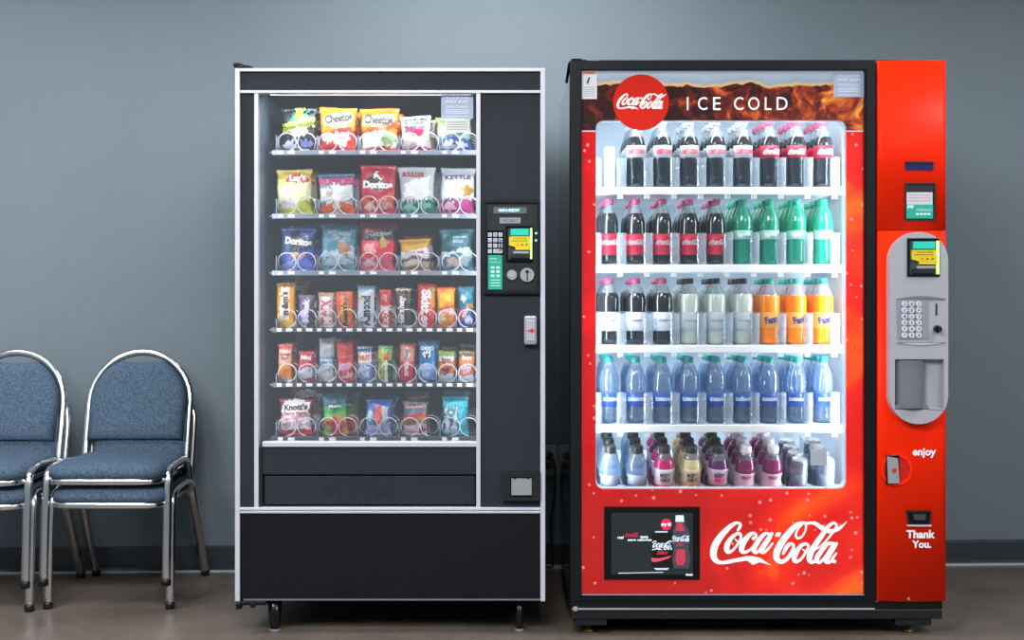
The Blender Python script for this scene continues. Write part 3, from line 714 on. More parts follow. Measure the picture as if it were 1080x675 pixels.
bar(3, 354, 373.5, 307.5, 'orange candy bar with yellow vertical name, fourth on fourth tray', ['ea5f22', ('r', .3,.72,.3,.92,'e8b02c'), ('r', 0,1,0,.06,'c9441a'), ('r', .5,.72,.1,.3,'6a3a22')], [("Reese's", .5, .62, 1.3, '5a2c14', 90, .34, .05)], ('second orange candy bar behind the front orange one', 2, 1, 0))
bar(3, 375, 395, 301, 'tall pale blue candy bar with dark vertical letters, fifth on fourth tray', ['c9d2e2', ('w', 0, 0, 1, 0, '5f9cb4'), ('w', .13, .03, 6, 0, 'cdd6e6'), ('e', .24, .3, .12, .06, 'c9b82a')], [('Almond', .5, .6, 1.6, '2c3552', 90, .5, .05)], ('second pale blue candy bar behind the tall one', 4, .97, 0), lean=.02)
bar(3, 400, 413, 305.5, 'narrow red candy bar, sixth on fourth tray', ['c83a34', ('w', .4, .03, 4, 0, 'e8b4b8'), ('w', .55, .03, 4, 0, 'd43c34')], [('KitKat', .5, .72, 1.6, 'f6dfe6', 90, .5, .05)], ('second narrow red candy bar behind the sixth one', 5, 1.03, 0))
bar(3, 416.5, 434, 304, 'brown and silver chocolate bar, seventh on fourth tray', ['463434', ('r', 0,1,0,.07,'cfc4a4'), ('r', .2,.6,.1,.94,'574244'), ('w', .94, .01, 9, 0, 'd8d0dc')], [('Hershey', .42, .58, 1.9, 'f2ecf2', 90, .5, .05)], ('second brown chocolate bar behind the seventh one', 6, .99, 0))
bar(3, 438.5, 459, 299, 'tall red candy bag with white vertical letters, eighth on fourth tray', ['d8322c', ('p', [(.6,.12),(1,.12),(1,.5),(.7,.6)], 'd88a2a'), ('e', .8, .14, .1, .06, '5aa84c'), ('e', .3, .85, .2, .1, 'e05a5a')], [('Skittles', .48, .56, 1.9, 'f8ecee', -90, .5, .06)], ('second red candy bag behind the eighth one', 5, .97, 0), kind='candy_bag')
bar(3, 460.5, 481, 303, 'orange and yellow candy bag, ninth on fourth tray', ['e8641c', ('w', .08, .03, 6, 0, 'efaa1c'), ('e', .4, .3, .3, .14, 'f2c22a'), ('e', .7, .45, .22, .1, 'e8861c'), ('w', .55, .04, 6, 1, 'ecc6cc'), ('w', .64, .05, 7, 2, 'ea8a22'), ('e', .3, .74, .22, .1, 'f6d8b0')], [('Starburst', .5, .5, .9, 'c8362c', 12)], ('second orange candy bag behind the ninth one', 3, 1.02, 0), kind='candy_bag')
bar(3, 482.5, 500.5, 302, 'blue and teal candy bag, right end of fourth tray', ['1d7a94', ('e', .3, .3, .16, .08, 'd9dfe8'), ('e', .62, .22, .2, .1, '3ea6c0'), ('e', .76, .5, .2, .08, 'd98c2c'), ('w', .56, .06, 7, 0, '2a3f8c'), ('e', .25, .66, .2, .14, 'cf2f4c'), ('e', .66, .8, .24, .1, 'b8c8ea')], [('JOLLY', .5, .62, .7, 'f2eef8', 60)], ('second teal candy bag behind the right end one', -1, .97, 0), kind='candy_bag')
# ---- fifth tray
P_ = 'snack_packet'
bar(4, 291.5, 307.5, 363, 'orange cracker packet, left of fifth tray', ['e2a88c', ('r', 0,1,0,.16,'cc5a52'), ('r', 0,1,.17,.2,'f0dcdc'), ('e', .5, .38, .28, .05, '6a4a5c'), ('w', .5, .02, 5, 0, 'ee8f3a'), ('w', .92, .02, 5, 0, 'd8b8c8')], [('Austin', .5, .27, .7, '8a3c34', 0)], ('second orange cracker packet behind the left one', 2, 1.02, 0), kind=P_)
bar(4, 312.5, 330, 371, 'red and white snack packet with rounded shape, second on fifth tray', ['a83a4a', ('e', .5, .2, .4, .16, 'c43040'), ('w', .42, .06, 5, 0, 'cc2f5a'), ('w', .56, .06, 5, 1, 'dadfe8'), ('w', .88, .03, 5, 0, 'b8386a')], [('Mini', .5, .2, .6, 'f6eef0', 0)], ('second red and white packet behind the rounded one', 3, 1.05, 0), kind=P_)
bar(4, 334.5, 352, 356.5, 'tall grey and blue snack packet, third on fifth tray', ['a9b0b2', ('e', .6, .1, .05, .02, '3c4448'), ('w', .42, .03, 4, 0, '5a8cb0'), ('w', .6, .06, 5, 1, 'b8c4d6'), ('w', .76, .04, 6, 0, 'd8d4dc')], [('treats', .5, .5, .7, 'e8f0f6', 0)], ('second grey and blue packet behind the third one', 3, .97, 0), lean=.08, kind=P_)
bar(4, 355.5, 373, 361, 'tall red snack packet, fourth on fifth tray', ['b8302e', ('w', .44, .03, 4, 0, 'd83a3c'), ('e', .5, .64, .4, .12, 'efa8cc'), ('w', .8, .04, 5, 0, 'dcc4c0'), ('w', .9, .02, 5, 0, 'd8305c')], [('crunch', .5, .36, .8, 'e87a6a', 0)], ('second tall red packet behind the fourth one', 5, 1.05, 0), kind=P_, topw=1.15)
bar(4, 377, 394, 366, 'blue and white packet with orange letters, fifth on fifth tray', ['8ea6d2', ('r', 0,1,.05,.14,'24405c'), ('r', .05,.92,.17,.46,'efe3df'), ('w', .48, .02, 5, 0, '6f92cc'), ('e', .5, .7, .34, .16, 'cbd8f2')], [('NUT', .48, .31, .7, 'ea6a1e', 0, .34, .06)], ('second blue and white packet behind the orange lettered one', 3, 1, 0), kind=P_)
bar(4, 397, 413, 365, 'light green granola packet, sixth on fifth tray', ['7fae5c', ('r', 0,1,.02,.1,'3f9a5c'), ('r', 0,.45,.12,.9,'c9c24c'), ('r', .45,.8,.2,.4,'c8502c'), ('r', .5,.7,.4,1,'e4ece4'), ('r', .72,1,.4,1,'1f5a4c')], [('VALLEY', .2, .55, 1.0, '2f6a3c', 90)], ('second green granola packet behind the light green one', 6, 1, 0), kind=P_)
bar(4, 419.5, 436.5, 361.5, 'red and tan snack bar with pale band, seventh on fifth tray', ['c98a72', ('r', 0,1,0,.07,'8a1c22'), ('r', .45,1,.06,.14,'c8282c'), ('r', .36,.66,.14,.44,'dfd4d4'), ('w', .46, .02, 3, 0, 'd0324c'), ('r', .36,.62,.48,.84,'e9c8d8'), ('w', .88, .01, 3, 0, 'c83040')], [('TWIZ', .5, .3, .7, '3c3a4a', 90)], ('second red and tan snack bar behind the seventh one', 2, .99, 0), kind=P_)
bar(4, 440, 459.5, 360, 'bright blue cookie packet, eighth on fifth tray', ['1a73a6', ('e', .5, .34, .26, .1, 'dfe8ee'), ('e', .5, .36, .12, .06, '2c2420'), ('w', .52, .03, 4, 0, '6c96dc'), ('e', .45, .72, .3, .16, 'b4c4f2'), ('w', .94, .01, 4, 0, '1c3f9c')], [('OREO', .5, .18, .7, 'f4f8fa', 0)], ('second bright blue cookie packet behind the eighth one', 3, 1.02, 0), kind=P_)
bar(4, 461, 480, 370.5, 'orange pastry packet with green top, ninth on fifth tray', ['8a2c24', ('r', 0,1,0,.18,'7c9a3c'), ('r', 0,1,.18,.34,'d6cfd6'), ('w', .36, .03, 5, 0, 'dc7420'), ('e', .5, .62, .26, .12, '5a3c5c'), ('w', .74, .03, 5, 0, 'c4d2e4')], [('bun', .5, .27, .5, '7c4a2c', 0)], ('second orange pastry packet behind the ninth one', 2, 1.1, 0), kind=P_)
bar(4, 482, 501, 371, 'orange pastry packet, right end of fifth tray', ['6c4a4c', ('r', 0,1,0,.08,'84924c'), ('w', .16, .02, 5, 0, 'cf8250'), ('w', .4, .03, 5, 0, 'd2742c'), ('e', .46, .6, .3, .14, 'cdb8dc'), ('w', .78, .03, 5, 0, 'bccae0')], [('bun', .5, .2, .5, 'f2e6de', 0)], ('second orange pastry packet behind the right end one', 0, 1.2, 0), kind=P_)
# ---- bottom tray
item(5, 292, 329, 421, 'cookie_bag', 'white and crimson cookie bag, left of bottom tray', ['8a2434', ('p', [(.1,.1),(.5,0),(.9,.1),(.98,.9),(.02,.9)], 'e9e3e4'), ('w', .46, .04, 6, 0, 'dd8f9c'), ('w', .54, .04, 6, 0, 'e8dde2'), ('e', .26, .7, .13, .1, 'b48ca4'), ('e', .6, .66, .14, .1, 'c89aa8'), ('w', .84, .03, 7, 0, 'c42440')],
     [("Knott's", .5, .22, .66, '33303a', 3, .18, .05), ('Berry Farm', .5, .4, .66, 'b83a50', 3)], ('second crimson cookie bag behind the left one on bottom tray', 7, 1.22, 0), lean=.04, cat='snack')
item(5, 340, 367.5, 415, 'fruit_snack_bag', 'green fruit snack bag with oval name, second on bottom tray', ['2f6a84', ('w', .3, .03, 5, 0, '2f9c50'), ('e', .52, .3, .3, .09, '20444c'), ('w', .46, .03, 5, 0, '7cc45c'), ('w', .56, .04, 5, 1, 'cc9a2c'), ('e', .5, .82, .4, .24, 'e0304c'), ('e', .18, .86, .16, .14, '9cc46c')],
     [("Mott's", .52, .3, .46, 'dff0ea', 0, .12, .05)], ('second green fruit snack bag behind the oval named one', 8, 1.0, 0))
item(5, 383.5, 413, 421, 'pastry_bag', 'blue pastry bag with red stripe, middle of bottom tray', ['2f5cac', ('r', .36,.62,.2,.66,'e2402c'), ('r', .64,.86,.2,.66,'c9ccc8'), ('r', 0,1,0,.1,'234a8c'), ('w', .66, .04, 5, 0, 'b4b8ec'), ('e', .16,.5,.14,.2,'7cb4ea')],
     [('pop', .2, .46, .36, 'f2f6fa', 70, None, .05)], ('second blue pastry bag behind the red striped one', 3, 1.04, 0), lean=.03)
item(5, 423, 451, 424, 'cookie_bag', 'red, blue and brown cookie bag, fourth on bottom tray', ['50606c', ('w', .2, .02, 5, 0, '4a6a8c'), ('w', .34, .03, 4, 1, 'c4222c'), ('w', .46, .03, 5, 0, 'a0703c'), ('e', .3, .55, .26, .12, '9a6a3a'), ('w', .66, .05, 6, 0, 'e6cad8'), ('e', .8, .84, .16, .1, 'd4284c')],
     [("Grandma's", .5, .14, .8, 'e8a090', 5, .14, .05)], ('second cookie bag behind the red, blue and brown one', 2, 1.25, 0))
item(5, 465.5, 495.5, 418.5, 'treat_bag', 'bright turquoise bag with pale letters, right end of bottom tray', ['1a8aa4', ('w', .14, .02, 7, 0, '36c0d0'), ('w', .26, .02, 7, 0, '168098'), ('r', .1,.56,.28,.94,'c2d6ea'), ('r', .6,.94,.26,1,'26a4bc'), ('e', .3,.7,.2,.16,'e6eaf8')],
     [('RICE', .33, .45, .5, '24808e', 75, .3, .06), ('treats', .33, .72, .4, '3c5c9c', 75)], ('second turquoise bag behind the pale lettered one', -1, 1.1, 0))

# ================================================================ DRINKS MACHINE
cm = thing('drinks_vending_machine', 'red and black glass-fronted drinks vending machine with script lettering and five rows of bottles', 'vending machine', (X(798), .4, 0))
cl_, cr2 = X(602), X(996)
bm = B(); yt, yb_ = Z(68), Z(640)
box(bm, cl_+.006, cl_+.03, .05, .84, Z(648), Z(70)); box(bm, cr2-.045, cr2-.012, .05, .84, Z(648), Z(66)); box(bm, cl_+.03, cr2-.04, .8, .84, Z(648), Z(68)); box(bm, cl_+.03, cr2-.04, .05, .8, Z(74), Z(68)); box(bm, cl_+.03, cr2-.04, .05, .8, Z(648), Z(642))
obj('cabinet', bm, M['side'], cm)
obj('top_cover', box(B(), X(632), X(980), .03, .8, Z(66), Z(61.2), .002), M['blk'], cm)
bm = B(); box(bm, X(603), X(614), .0, .04, Z(64), Z(61.8), .001); box(bm, X(614), X(619), .0, .03, Z(65), Z(63), .001); tube(bm, [(X(603.2), .01, Z(63)), (X(601), .02, Z(66)), (X(600), .05, Z(74)), (X(600.8)-.004, .12, Z(80))], .005, 6)
obj('top_hinge', bm, M['blkgloss'], cm)
obj('top_bracket', plate(B(), [(X(978), Z(65.5)), (X(995.5), Z(65)), (X(995.5), Z(62)), (X(990), Z(62.4))], [], .01, .05), M['blkgloss'], cm)
# door frame
df = obj('door_frame', plate(B(), prect(601.5, 922, 65, 640), [prect(613.3, 911, 74.5, 627)], -.012, .05), M['frame'], cm)
obj('frame_lip', plate(B(), prect(601.5, 916, 65, 632), [prect(612, 912.5, 74, 628.5)], -.018, -.010), M['frame'], df)
obj('lower_trim', pbox(B(), 613.3, 911, 626.5, 630.5, -.012, .02, .001), mat('slate_grey', '6f7d90', .35), df)
obj('silver_line', pbox(B(), 603, 921, 640.2, 641.6, -.02, .0, .0005), M['steel'], cm)
obj('hinge_pin', pbox(B(), 604.5, 608.5, 638.5, 643, -.024, .0, .002), M['steel'], cm)
obj('base_frame', pbox(B(), 602.5, 992.5, 641.5, 652, -.012, .6, .003), M['blk'], cm)
obj('base_rail', pbox(B(), 921, 992.8, 633, 641.5, -.01, .06, .002), M['blkgloss'], cm)
# feet
def cfoot(px, bx0, bx1, y):
    o = obj('foot_bracket', box(B(), X(bx0), X(bx1), y-.05, y+.07, Z(659.5), Z(651.5), .004), M['blk'], cm)
    obj('levelling_foot', lathe(B(), [(.02, 0), (.02, .005), (.008, .009), (.008, .035)], 16, X(px), y+.005), M['brass'], o)
cfoot(622, 606, 640, .045); cfoot(963, 944, 982, .045); cfoot(626, 610, 640, .74); cfoot(955, 940, 975, .74)
# interior
ix0, ix1 = X(614), X(909)
bm = B(); box(bm, ix0-.014, ix0, .055, .74, Z(600), Z(80)); box(bm, ix1, ix1+.014, .055, .74, Z(600), Z(80)); box(bm, ix0, ix1, .73, .745, Z(600), Z(80)); box(bm, ix0, ix1, .055, .73, Z(80), Z(80)+.014); box(bm, ix0, ix1, .055, .73, Z(600), Z(596))
obj('cooler_lining', bm, M['liner'], cm)
# backlit art: header picture and red surround
def art_mat():
    m = bpy.data.materials.new('backlit_art'); m.use_nodes = True; nt = m.node_tree; N = nt.nodes; L = nt.links; p = N['Principled BSDF']
    tc = N.new('ShaderNodeTexCoord'); sp = N.new('ShaderNodeSeparateXYZ'); L.new(tc.outputs['Object'], sp.inputs[0])
    def math_(op, a, b=None, c=None):
        n = N.new('ShaderNodeMath'); n.operation = op
        for i, v in enumerate((a, b, c)):
            if v is None: continue
            if isinstance(v, (int, float)): n.inputs[i].default_value = v
            else: L.new(v, n.inputs[i])
        return n.outputs[0]
    def ramp(fac, els):
        r = N.new('ShaderNodeValToRGB'); e = r.color_ramp.elements
        e[0].position, e[0].color = els[0][0], lin(els[0][1]); e[1].position, e[1].color = els[1][0], lin(els[1][1])
        for pz, c in els[2:]: k = e.new(pz); k.color = lin(c)
        L.new(fac, r.inputs[0]); return r.outputs[0]
    def mixc(f, a, b):
        n = N.new('ShaderNodeMix'); n.data_type = 'RGBA'; L.new(f, n.inputs[0]) if not isinstance(f, float) else None
        for i, v in ((6, a), (7, b)):
            if isinstance(v, str): n.inputs[i].default_value = lin(v)
            else: L.new(v, n.inputs[i])
        return n.outputs[2]
    # ice cubes in cola
    vo = N.new('ShaderNodeTexVoronoi'); vo.inputs['Scale'].default_value = 13; vo.feature = 'F1'
    ns = N.new('ShaderNodeTexNoise'); ns.inputs['Scale'].default_value = 15; ns.inputs['Detail'].default_value = 5; ns.inputs['Distortion'].default_value = 1.2
    L.new(tc.outputs['Object'], vo.inputs['Vector']); L.new(tc.outputs['Object'], ns.inputs['Vector'])
    sv = N.new('ShaderNodeSeparateColor'); L.new(vo.outputs['Color'], sv.inputs[0])
    k = math_('MULTIPLY_ADD', ns.outputs['Fac'], 1.9, math_('MULTIPLY_ADD', sv.outputs[0], .22, -.72))
    k = math_('ADD', k, math_('MULTIPLY_ADD', sp.outputs['X'], .5, .06))
    cola = ramp(k, [(.22, '2a0d0c'), (.92, 'f0a24a'), (.44, '641c10'), (.6, 'a8401a'), (.76, 'cc7426')])
    # surface line of the drink
    n3 = N.new('ShaderNodeTexNoise'); n3.inputs['Scale'].default_value = 14; n3.inputs['Detail'].default_value = 3; L.new(tc.outputs['Object'], n3.inputs['Vector'])
    lvl = math_('SUBTRACT', sp.outputs['Z'], math_('MULTIPLY_ADD', n3.outputs['Fac'], .05, Z(90)-.025))
    top = ramp(math_('MULTIPLY_ADD', lvl, 30, .1), [(0, 'a8743c'), (1, '98a5b2'), (.25, 'c9a878'), (.5, '8797a6')])
    header = mixc(math_('GREATER_THAN', lvl, 0), cola, top)
    # red surround with droplets and lighter streaks
    wv = N.new('ShaderNodeTexNoise'); wv.inputs['Scale'].default_value = 2.6; wv.inputs['Distortion'].default_value = 1.5; L.new(tc.outputs['Object'], wv.inputs['Vector'])
    red = ramp(math_('ADD', wv.outputs['Fac'], math_('MULTIPLY', sp.outputs['X'], .5)), [(.3, 'b80000'), (.8, 'ff6400'), (.5, 'd60800'), (.64, 'ea1c00')])
    dv = N.new('ShaderNodeTexVoronoi'); dv.inputs['Scale'].default_value = 58; L.new(tc.outputs['Object'], dv.inputs['Vector'])
    sd = N.new('ShaderNodeSeparateColor'); L.new(dv.outputs['Color'], sd.inputs[0])
    drop = math_('LESS_THAN', dv.outputs['Distance'], math_('MULTIPLY', math_('GREATER_THAN', sd.outputs[0], .55), math_('MULTIPLY', sd.outputs[1], .36)))
    red = mixc(drop, red, 'f28a8a')
    c = mixc(math_('GREATER_THAN', sp.outputs['Z'], Z(138)), red, header)
    c = mixc(math_('LESS_THAN', math_('ABSOLUTE', math_('SUBTRACT', sp.outputs['Z'], Z(138))), .0018), c, 'f6c9cc')
    L.new(c, p.inputs['Base Color']); L.new(c, p.inputs['Emission Color']); p.inputs['Emission Strength'].default_value = .72; p.inputs['Roughness'].default_value = .4; p.inputs['Specular IOR Level'].default_value = .2
    return m
hole = rrect(X(628.3), X(893.3), Z(516.2), Z(126.3), .026)
art = obj('graphic_surround', plate(B(), prect(613.3, 911, 74.5, 627), [hole], .006, .010), art_mat(), cm)
obj('inner_seal', plate(B(), rrect(X(627.6), X(894), Z(517), Z(125.6), .028), [rrect(X(629), X(892.6), Z(515.6), Z(127), .0245)], .0102, .05), mat('pale_seal', 'd5e2ec', .4), cm)
obj('glass_pane', pbox(B(), 613.3, 911, 74.5, 627, -.001, .004), M['glass'], cm)
YG = -.0022
disc = obj('brand_disc', plate(B(), circ(X(676), Z(108), X(29.5)-X(0), 48), [], YG, YG+.001), mat('disc_red', 'cc200c', .5, emit='e8351a', estr=.04, spec=.15), cm)
bm = B(); add_logo(bm, X(676.3), Z(107), X(52)-X(0), y=YG-.0006); obj('script_lettering', bm, mat('white_backlit', 'ffffff', emit='fff4f4', estr=.25), disc)
bm = B()
for s, a, b in (('I', 724.5, 726), ('C', 736, 746), ('E', 752, 760), ('C', 774, 784), ('O', 789, 801), ('L', 806.5, 813.5), ('D', 819, 830.5)):
    add_text(bm, s, X((a+b)/2), Z(109.3), X(b)-X(a), X(13.6)-X(0), y=YG)
obj('lettering', bm, mat('white_backlit', 'ffffff'), art)
bm = B(); add_logo(bm, X(820.5), Z(572.5), X(143)-X(0), y=YG); obj('script_lettering', bm, mat('white_backlit', 'ffffff'), art)
notice(cm, 879, 911, 77, 102.5, YG)
wl = obj('warning_label', pbox(B(), 613.5, 629.5, 74.5, 104.5, YG, YG+.001), plain('dcdce2'), cm)
bm = B(); plate(bm, prect(614.5, 628.5, 76, 78.2), [], YG-.0008, YG-.0004); obj('orange_band', bm, plain('d98020'), wl)
bm = B(); add_text(bm, 'WARNING', X(621.5), Z(77.1), X(9)-X(0), y=YG-.0012)
plate(bm, [(X(618.3), Z(88)), (X(620.5), Z(82)), (X(622), Z(82.6)), (X(620.3), Z(88.8))], [], YG-.001, YG-.0005); plate(bm, circ(X(621.8), Z(82), .0022, 10), [], YG-.001, YG-.0005); obj('pictogram', bm, M['ink'], wl)
bm = B()
for i in range(5): plate(bm, prect(616, 627, 92+i*2.2, 92.6+i*2.2), [], YG-.001, YG-.0005)
obj('lettering', bm, plain('a7a9b0'), wl)
sq = obj('white_label', pbox(B(), 855, 872.5, 473.5, 491, .002, .0055), plain('dfe6f2'), cm)
# advertising screen
sc = obj('advert_screen', pbox(B(), 637, 738, 534.5, 611.5, -.005, .006, .001), M['blkgloss'], cm)
obj('screen_face', pbox(B(), 644.5, 730.5, 540.5, 605.5, -.0062, -.0045), mat('screen_dark', '12181b', .4, emit='222b30', estr=.5), sc)
SC = 850/107.0
sx = lambda x: X(635 + x/SC); sz = lambda y: Z(530 + y/SC)
E = lambda n, h, s=.55: mat(n, h, .4, emit=h, estr=s)
y1 = -.0068
def flat(name, polys, m, y, par=sc):
    bm = B()
    for P in polys: plate(bm, [(sx(a), sz(b)) for a, b in P], [], y, y+.0004)
    return obj(name, bm, m, par)
flat('can_picture', [[(415,245),(435,238),(555,238),(590,250),(590,545),(560,556),(440,556),(412,540)]], E('scr_black', '08090a'), y1)
flat('can_rim', [[(435,244),(450,236),(540,236),(552,244),(540,248),(450,248)], [(430,545),(560,545),(545,560),(450,560)]], E('scr_silver', 'aebfca'), y1-.0006)
flat('swoosh', [[(412,455),(430,462),(470,464),(520,455),(578,440),(560,462),(500,482),(450,495),(414,492)]], E('scr_pink', 'c8405a'), y1-.0006)
flat('bottle_picture', [[(614,100),(682,100),(686,160),(700,190),(728,240),(730,330),(722,380),(738,480),(720,548),(600,548),(584,480),(598,380),(584,330),(590,240),(606,190),(612,160)]], E('scr_bottle', '3c3644'), y1-.0004)
flat('bottle_cap', [[(614,104),(680,104),(684,158),(612,158)]], E('scr_cap', 'c4d4de'), y1-.0008)
for P in ([(625,168),(670,168),(690,235),(612,235)], [(622,390),(690,390),(696,480),(680,520),(630,520),(612,480)]): flat('bottle_glow', [P], E('scr_red', 'a83244'), y1-.0008)
flat('badge', [[(535+46*math.cos(k*PI/14), 180+48*math.sin(k*PI/14)) for k in range(28)]], E('scr_magenta', 'd02048'), y1-.001)
bm = B(); add_text(bm, 'try it!', sx(534), sz(182), sx(82)-sx(0), y=y1-.0016, bold=.05)
add_logo(bm, sx(520), sz(355), sx(250)-sx(0), y=y1-.0012, clip=(sx(414), sx(584))); add_logo(bm, sx(656), sz(298), sx(165)-sx(0), y=y1-.0013, clip=(sx(582), sx(728)))
add_text(bm, 'real', sx(152), sz(288), sx(50)-sx(0), y=y1-.001, bold=.03); add_text(bm, 'taste', sx(350), sz(284), sx(68)-sx(0), y=y1-.001, bold=.03); add_text(bm, 'zero calories', sx(312), sz(308), sx(205)-sx(0), sx(20)-sx(0), y=y1-.001, bold=.04)
plate(bm, [(sx(135), sz(590)), (sx(510), sz(582)), (sx(510), sz(578)), (sx(135), sz(585))], [], y1-.001, y1-.0006); add_text(bm, 'classic', sx(727), sz(599), sx(62)-sx(0), y=y1-.001, bold=.05)
obj('lettering', bm, E('scr_white', 'c9dae4', .6), sc)
bm = B(); add_logo(bm, sx(248), sz(268), sx(115)-sx(0), y=y1-.0012); add_text(bm, 'ZERO', sx(500), sz(418), sx(90)-sx(0), y=y1-.0012, slant=.2, bold=.03); add_text(bm, 'ZERO', sx(650), sz(350), sx(60)-sx(0), y=y1-.0014, bold=.03)
obj('red_lettering', bm, E('scr_logo', 'c02840'), sc)

# payment column
bm = B(); cx0, cx1 = X(924), X(996)
def col_prof():
    n = 20; pts = []
    for i in range(n+1):
        u = i/n; x = cx0+(cx1-cx0)*u
        y = -.012 - .012*math.sin(PI*u)**.6
        pts.append((x, y))
    return pts
def column(z0, z1):
    bm = B(); pr = col_prof(); a = [bm.verts.new((x, y, z0)) for x, y in pr] + [bm.verts.new((cx1, .06, z0)), bm.verts.new((cx0, .06, z0))]
    b = [bm.verts.new((v.co.x, v.co.y, z1)) for v in a]; n = len(a)
    for i in range(n):
        f = bm.faces.new((a[i], a[(i+1) % n], b[(i+1) % n], b[i])); f.smooth = i < n-3
    bm.faces.new(a[::-1]); bm.faces.new(b); bmesh.ops.recalc_face_normals(bm, faces=list(bm.faces)); return bm
ct = obj('upper_column', column(Z(243), Z(65)), M['red'], cm)
cb = obj('lower_column', column(Z(632.5), Z(243.8)), M['red'], cm)
obj('column_gap', pbox(B(), 916, 924.5, 66, 640, -.002, .05), M['blkgloss'], cm)
YC = -.026
dp = obj('display_window', plate(B(), rrect(X(952), X(981.5), Z(180.5), Z(171.5), .004), [], YC, YC+.006), mat('navy_display', '1c1c58', .2), ct)
obj('display_hood', pbox(B(), 952, 981.5, 171, 173.5, YC-.003, YC+.004, .001), M['blk'], dp)
rc = obj('card_recess', plate(B(), prect(951.5, 983.5, 193.5, 233.5), [prect(953, 982, 195, 232)], YC-.002, YC+.008), M['blk'], ct)
obj('recess_back', pbox(B(), 952.5, 982.5, 194.5, 232.5, YC+.002, YC+.006), M['blk'], rc)
obj('white_card', pbox(B(), 953.3, 980.5, 203.5, 216.5, YC-.001, YC+.002), plain('cfc8cc'), rc)
tc2 = obj('teal_card', pbox(B(), 952.8, 981, 216.3, 231, YC-.002, YC+.002), M['teal'], rc)
bm = B(); add_text(bm, 'pay', X(957.5), Z(219), X(7)-X(0), y=YC-.0026, bold=.05); add_text(bm, 'CASHLESS', X(971.5), Z(222), X(16)-X(0), y=YC-.0026)
for i in range(4): plate(bm, rrect(X(963+i*4), X(966+i*4), Z(227.5), Z(225.3), .002), [], YC-.0026, YC-.002)
obj('lettering', bm, plain('d9efe8'), tc2)
bm = B()
for v in (206, 209, 212): plate(bm, prect(955, 979, v, v+.7), [], YC-.0016, YC-.001)
obj('card_print', bm, plain('a9a3aa'), rc)
# grey pod
YP = -.052
pod_out = rrect(X(933), X(994), Z(445.5), Z(245.5), X(30)-X(0), 14)
pod = obj('payment_pod', plate(B(), pod_out, [prect(938.5, 989.5, 378, 430.5), prect(951, 984, 252, 292)], YP, -.008), M['grey'], cm)
obj('recess_wall', pbox(B(), 938, 990, 377.5, 431, -.0275, -.02), M['grey'], pod)
obj('clear_door', (lambda bm: (lathe(bm, [(X(17)-X(0), Z(429)), (X(17)-X(0), Z(379))], 40, X(956), -.014), [setattr(f, 'smooth', False) for f in bm.faces], bm)[2])(B()), mat('smoky_clear_plastic', '9a9ca6', .12, transp=.6), pod)
obj('recess_ledge', pbox(B(), 939, 973, 425.5, 430, YP+.002, -.02, .001), M['greyd'], pod)
obj('recess_step', pbox(B(), 975, 989.5, 429, 431, YP, -.02), M['grey'], pod)
reader(951, 984.5, 252.5, 292, YP+.004, pod)
obj('reader_backing', pbox(B(), 951, 984.5, 252, 292, YP+.004, YP+.01), M['blk'], pod)
kpp = obj('keypad', plate(B(), [(X(940), Z(316.5)), (X(950), Z(313.8)), (X(966), Z(313.5)), (X(973.5), Z(314.2)), (X(973.5), Z(357)), (X(941), Z(357))], [], YP-.002, YP+.002), mat('pad_grey', '8b8c96', .45), pod)
for r_ in range(6):
    for c_ in range(3):
        k_ = obj('key', cyl_y(B(), X(948+c_*7.4), Z(320.5+r_*6.5), .0088, YP-.007, YP-.002, 18, .0095), mat('key_silver', 'c9cbd4', .3), kpp)
        s = ['A','B','C','D','E','F','1','2','3','4','5','6','7','8','9','*','0','#'][r_*3+c_]
        bm = B(); add_text(bm, s, X(948+c_*7.4), Z(320.5+r_*6.5), X(1.6)-X(0), X(2.6)-X(0), y=YP-.0076, bold=.03); obj('lettering', bm, M['ink'], k_)
def lens(px0, px1, py, hgt, y):
    n = 14; top = [(X(px0+(px1-px0)*i/n), Z(py-hgt*math.sin(PI*i/n))) for i in range(n+1)]
    return top + [(X(px1), Z(py+.4)), (X(px0), Z(py+.4))]
obj('pod_crease', plate(B(), lens(940, 991, 315.2, 3, 0), [], YP-.0035, YP+.001), M['greyd'], pod)
obj('pod_ridge', plate(B(), lens(940, 991, 360.5, -3, 0)[::-1], [], YP-.003, YP+.001), mat('pod_light', 'b6b6be', .4), pod)
obj('coin_slot', plate(B(), rrect(X(980.7), X(982.3), Z(332.5), Z(320), .0015), [], YP-.002, YP+.001), M['blk'], pod)
o = obj('return_knob', cyl_y(B(), X(982.2), Z(346.5), .0105, YP-.016, YP, 24, .0125), M['blkgloss'], pod)
obj('knob_grip', box(B(), X(981.2), X(984.5), YP-.021, YP-.015, Z(349.5), Z(343.5), .002), M['blk'], o)
# lower column details
bm = B(); add_text(bm, 'enjoy', X(972), Z(476.8), X(24.5)-X(0), y=YC, bold=.035); add_text(bm, 'Thank', X(968.2), Z(561.8), X(30)-X(0), y=YC, bold=.035); add_text(bm, 'You.', X(969), Z(572.3), X(20)-X(0), y=YC, bold=.035)
obj('lettering', bm, M['whitep'], cb)
hr = obj('handle_recess', plate(B(), circ(X(943), Z(494.5), X(16.5)-X(0), 32), [circ(X(943), Z(494.5), X(14)-X(0), 32)], YC-.002, YC+.008), M['red'], cb)
obj('recess_dish', cyl_y(B(), X(943), Z(494.5), X(14.2)-X(0), YC+.001, YC+.006, 32), mat('recess_red', 'c81408', .35), hr)
lk = obj('lock_handle', pbox(B(), 931.5, 945.5, 478.8, 509.5, YC-.004, YC+.004, .002), M['blkgloss'], cb)
obj('handle_plate', plate(B(), [(X(932.3), Z(480)), (X(943.5), Z(482)), (X(945), Z(508.2)), (X(933.3), Z(508.2))], [], YC-.009, YC-.003), M['steel'], lk)
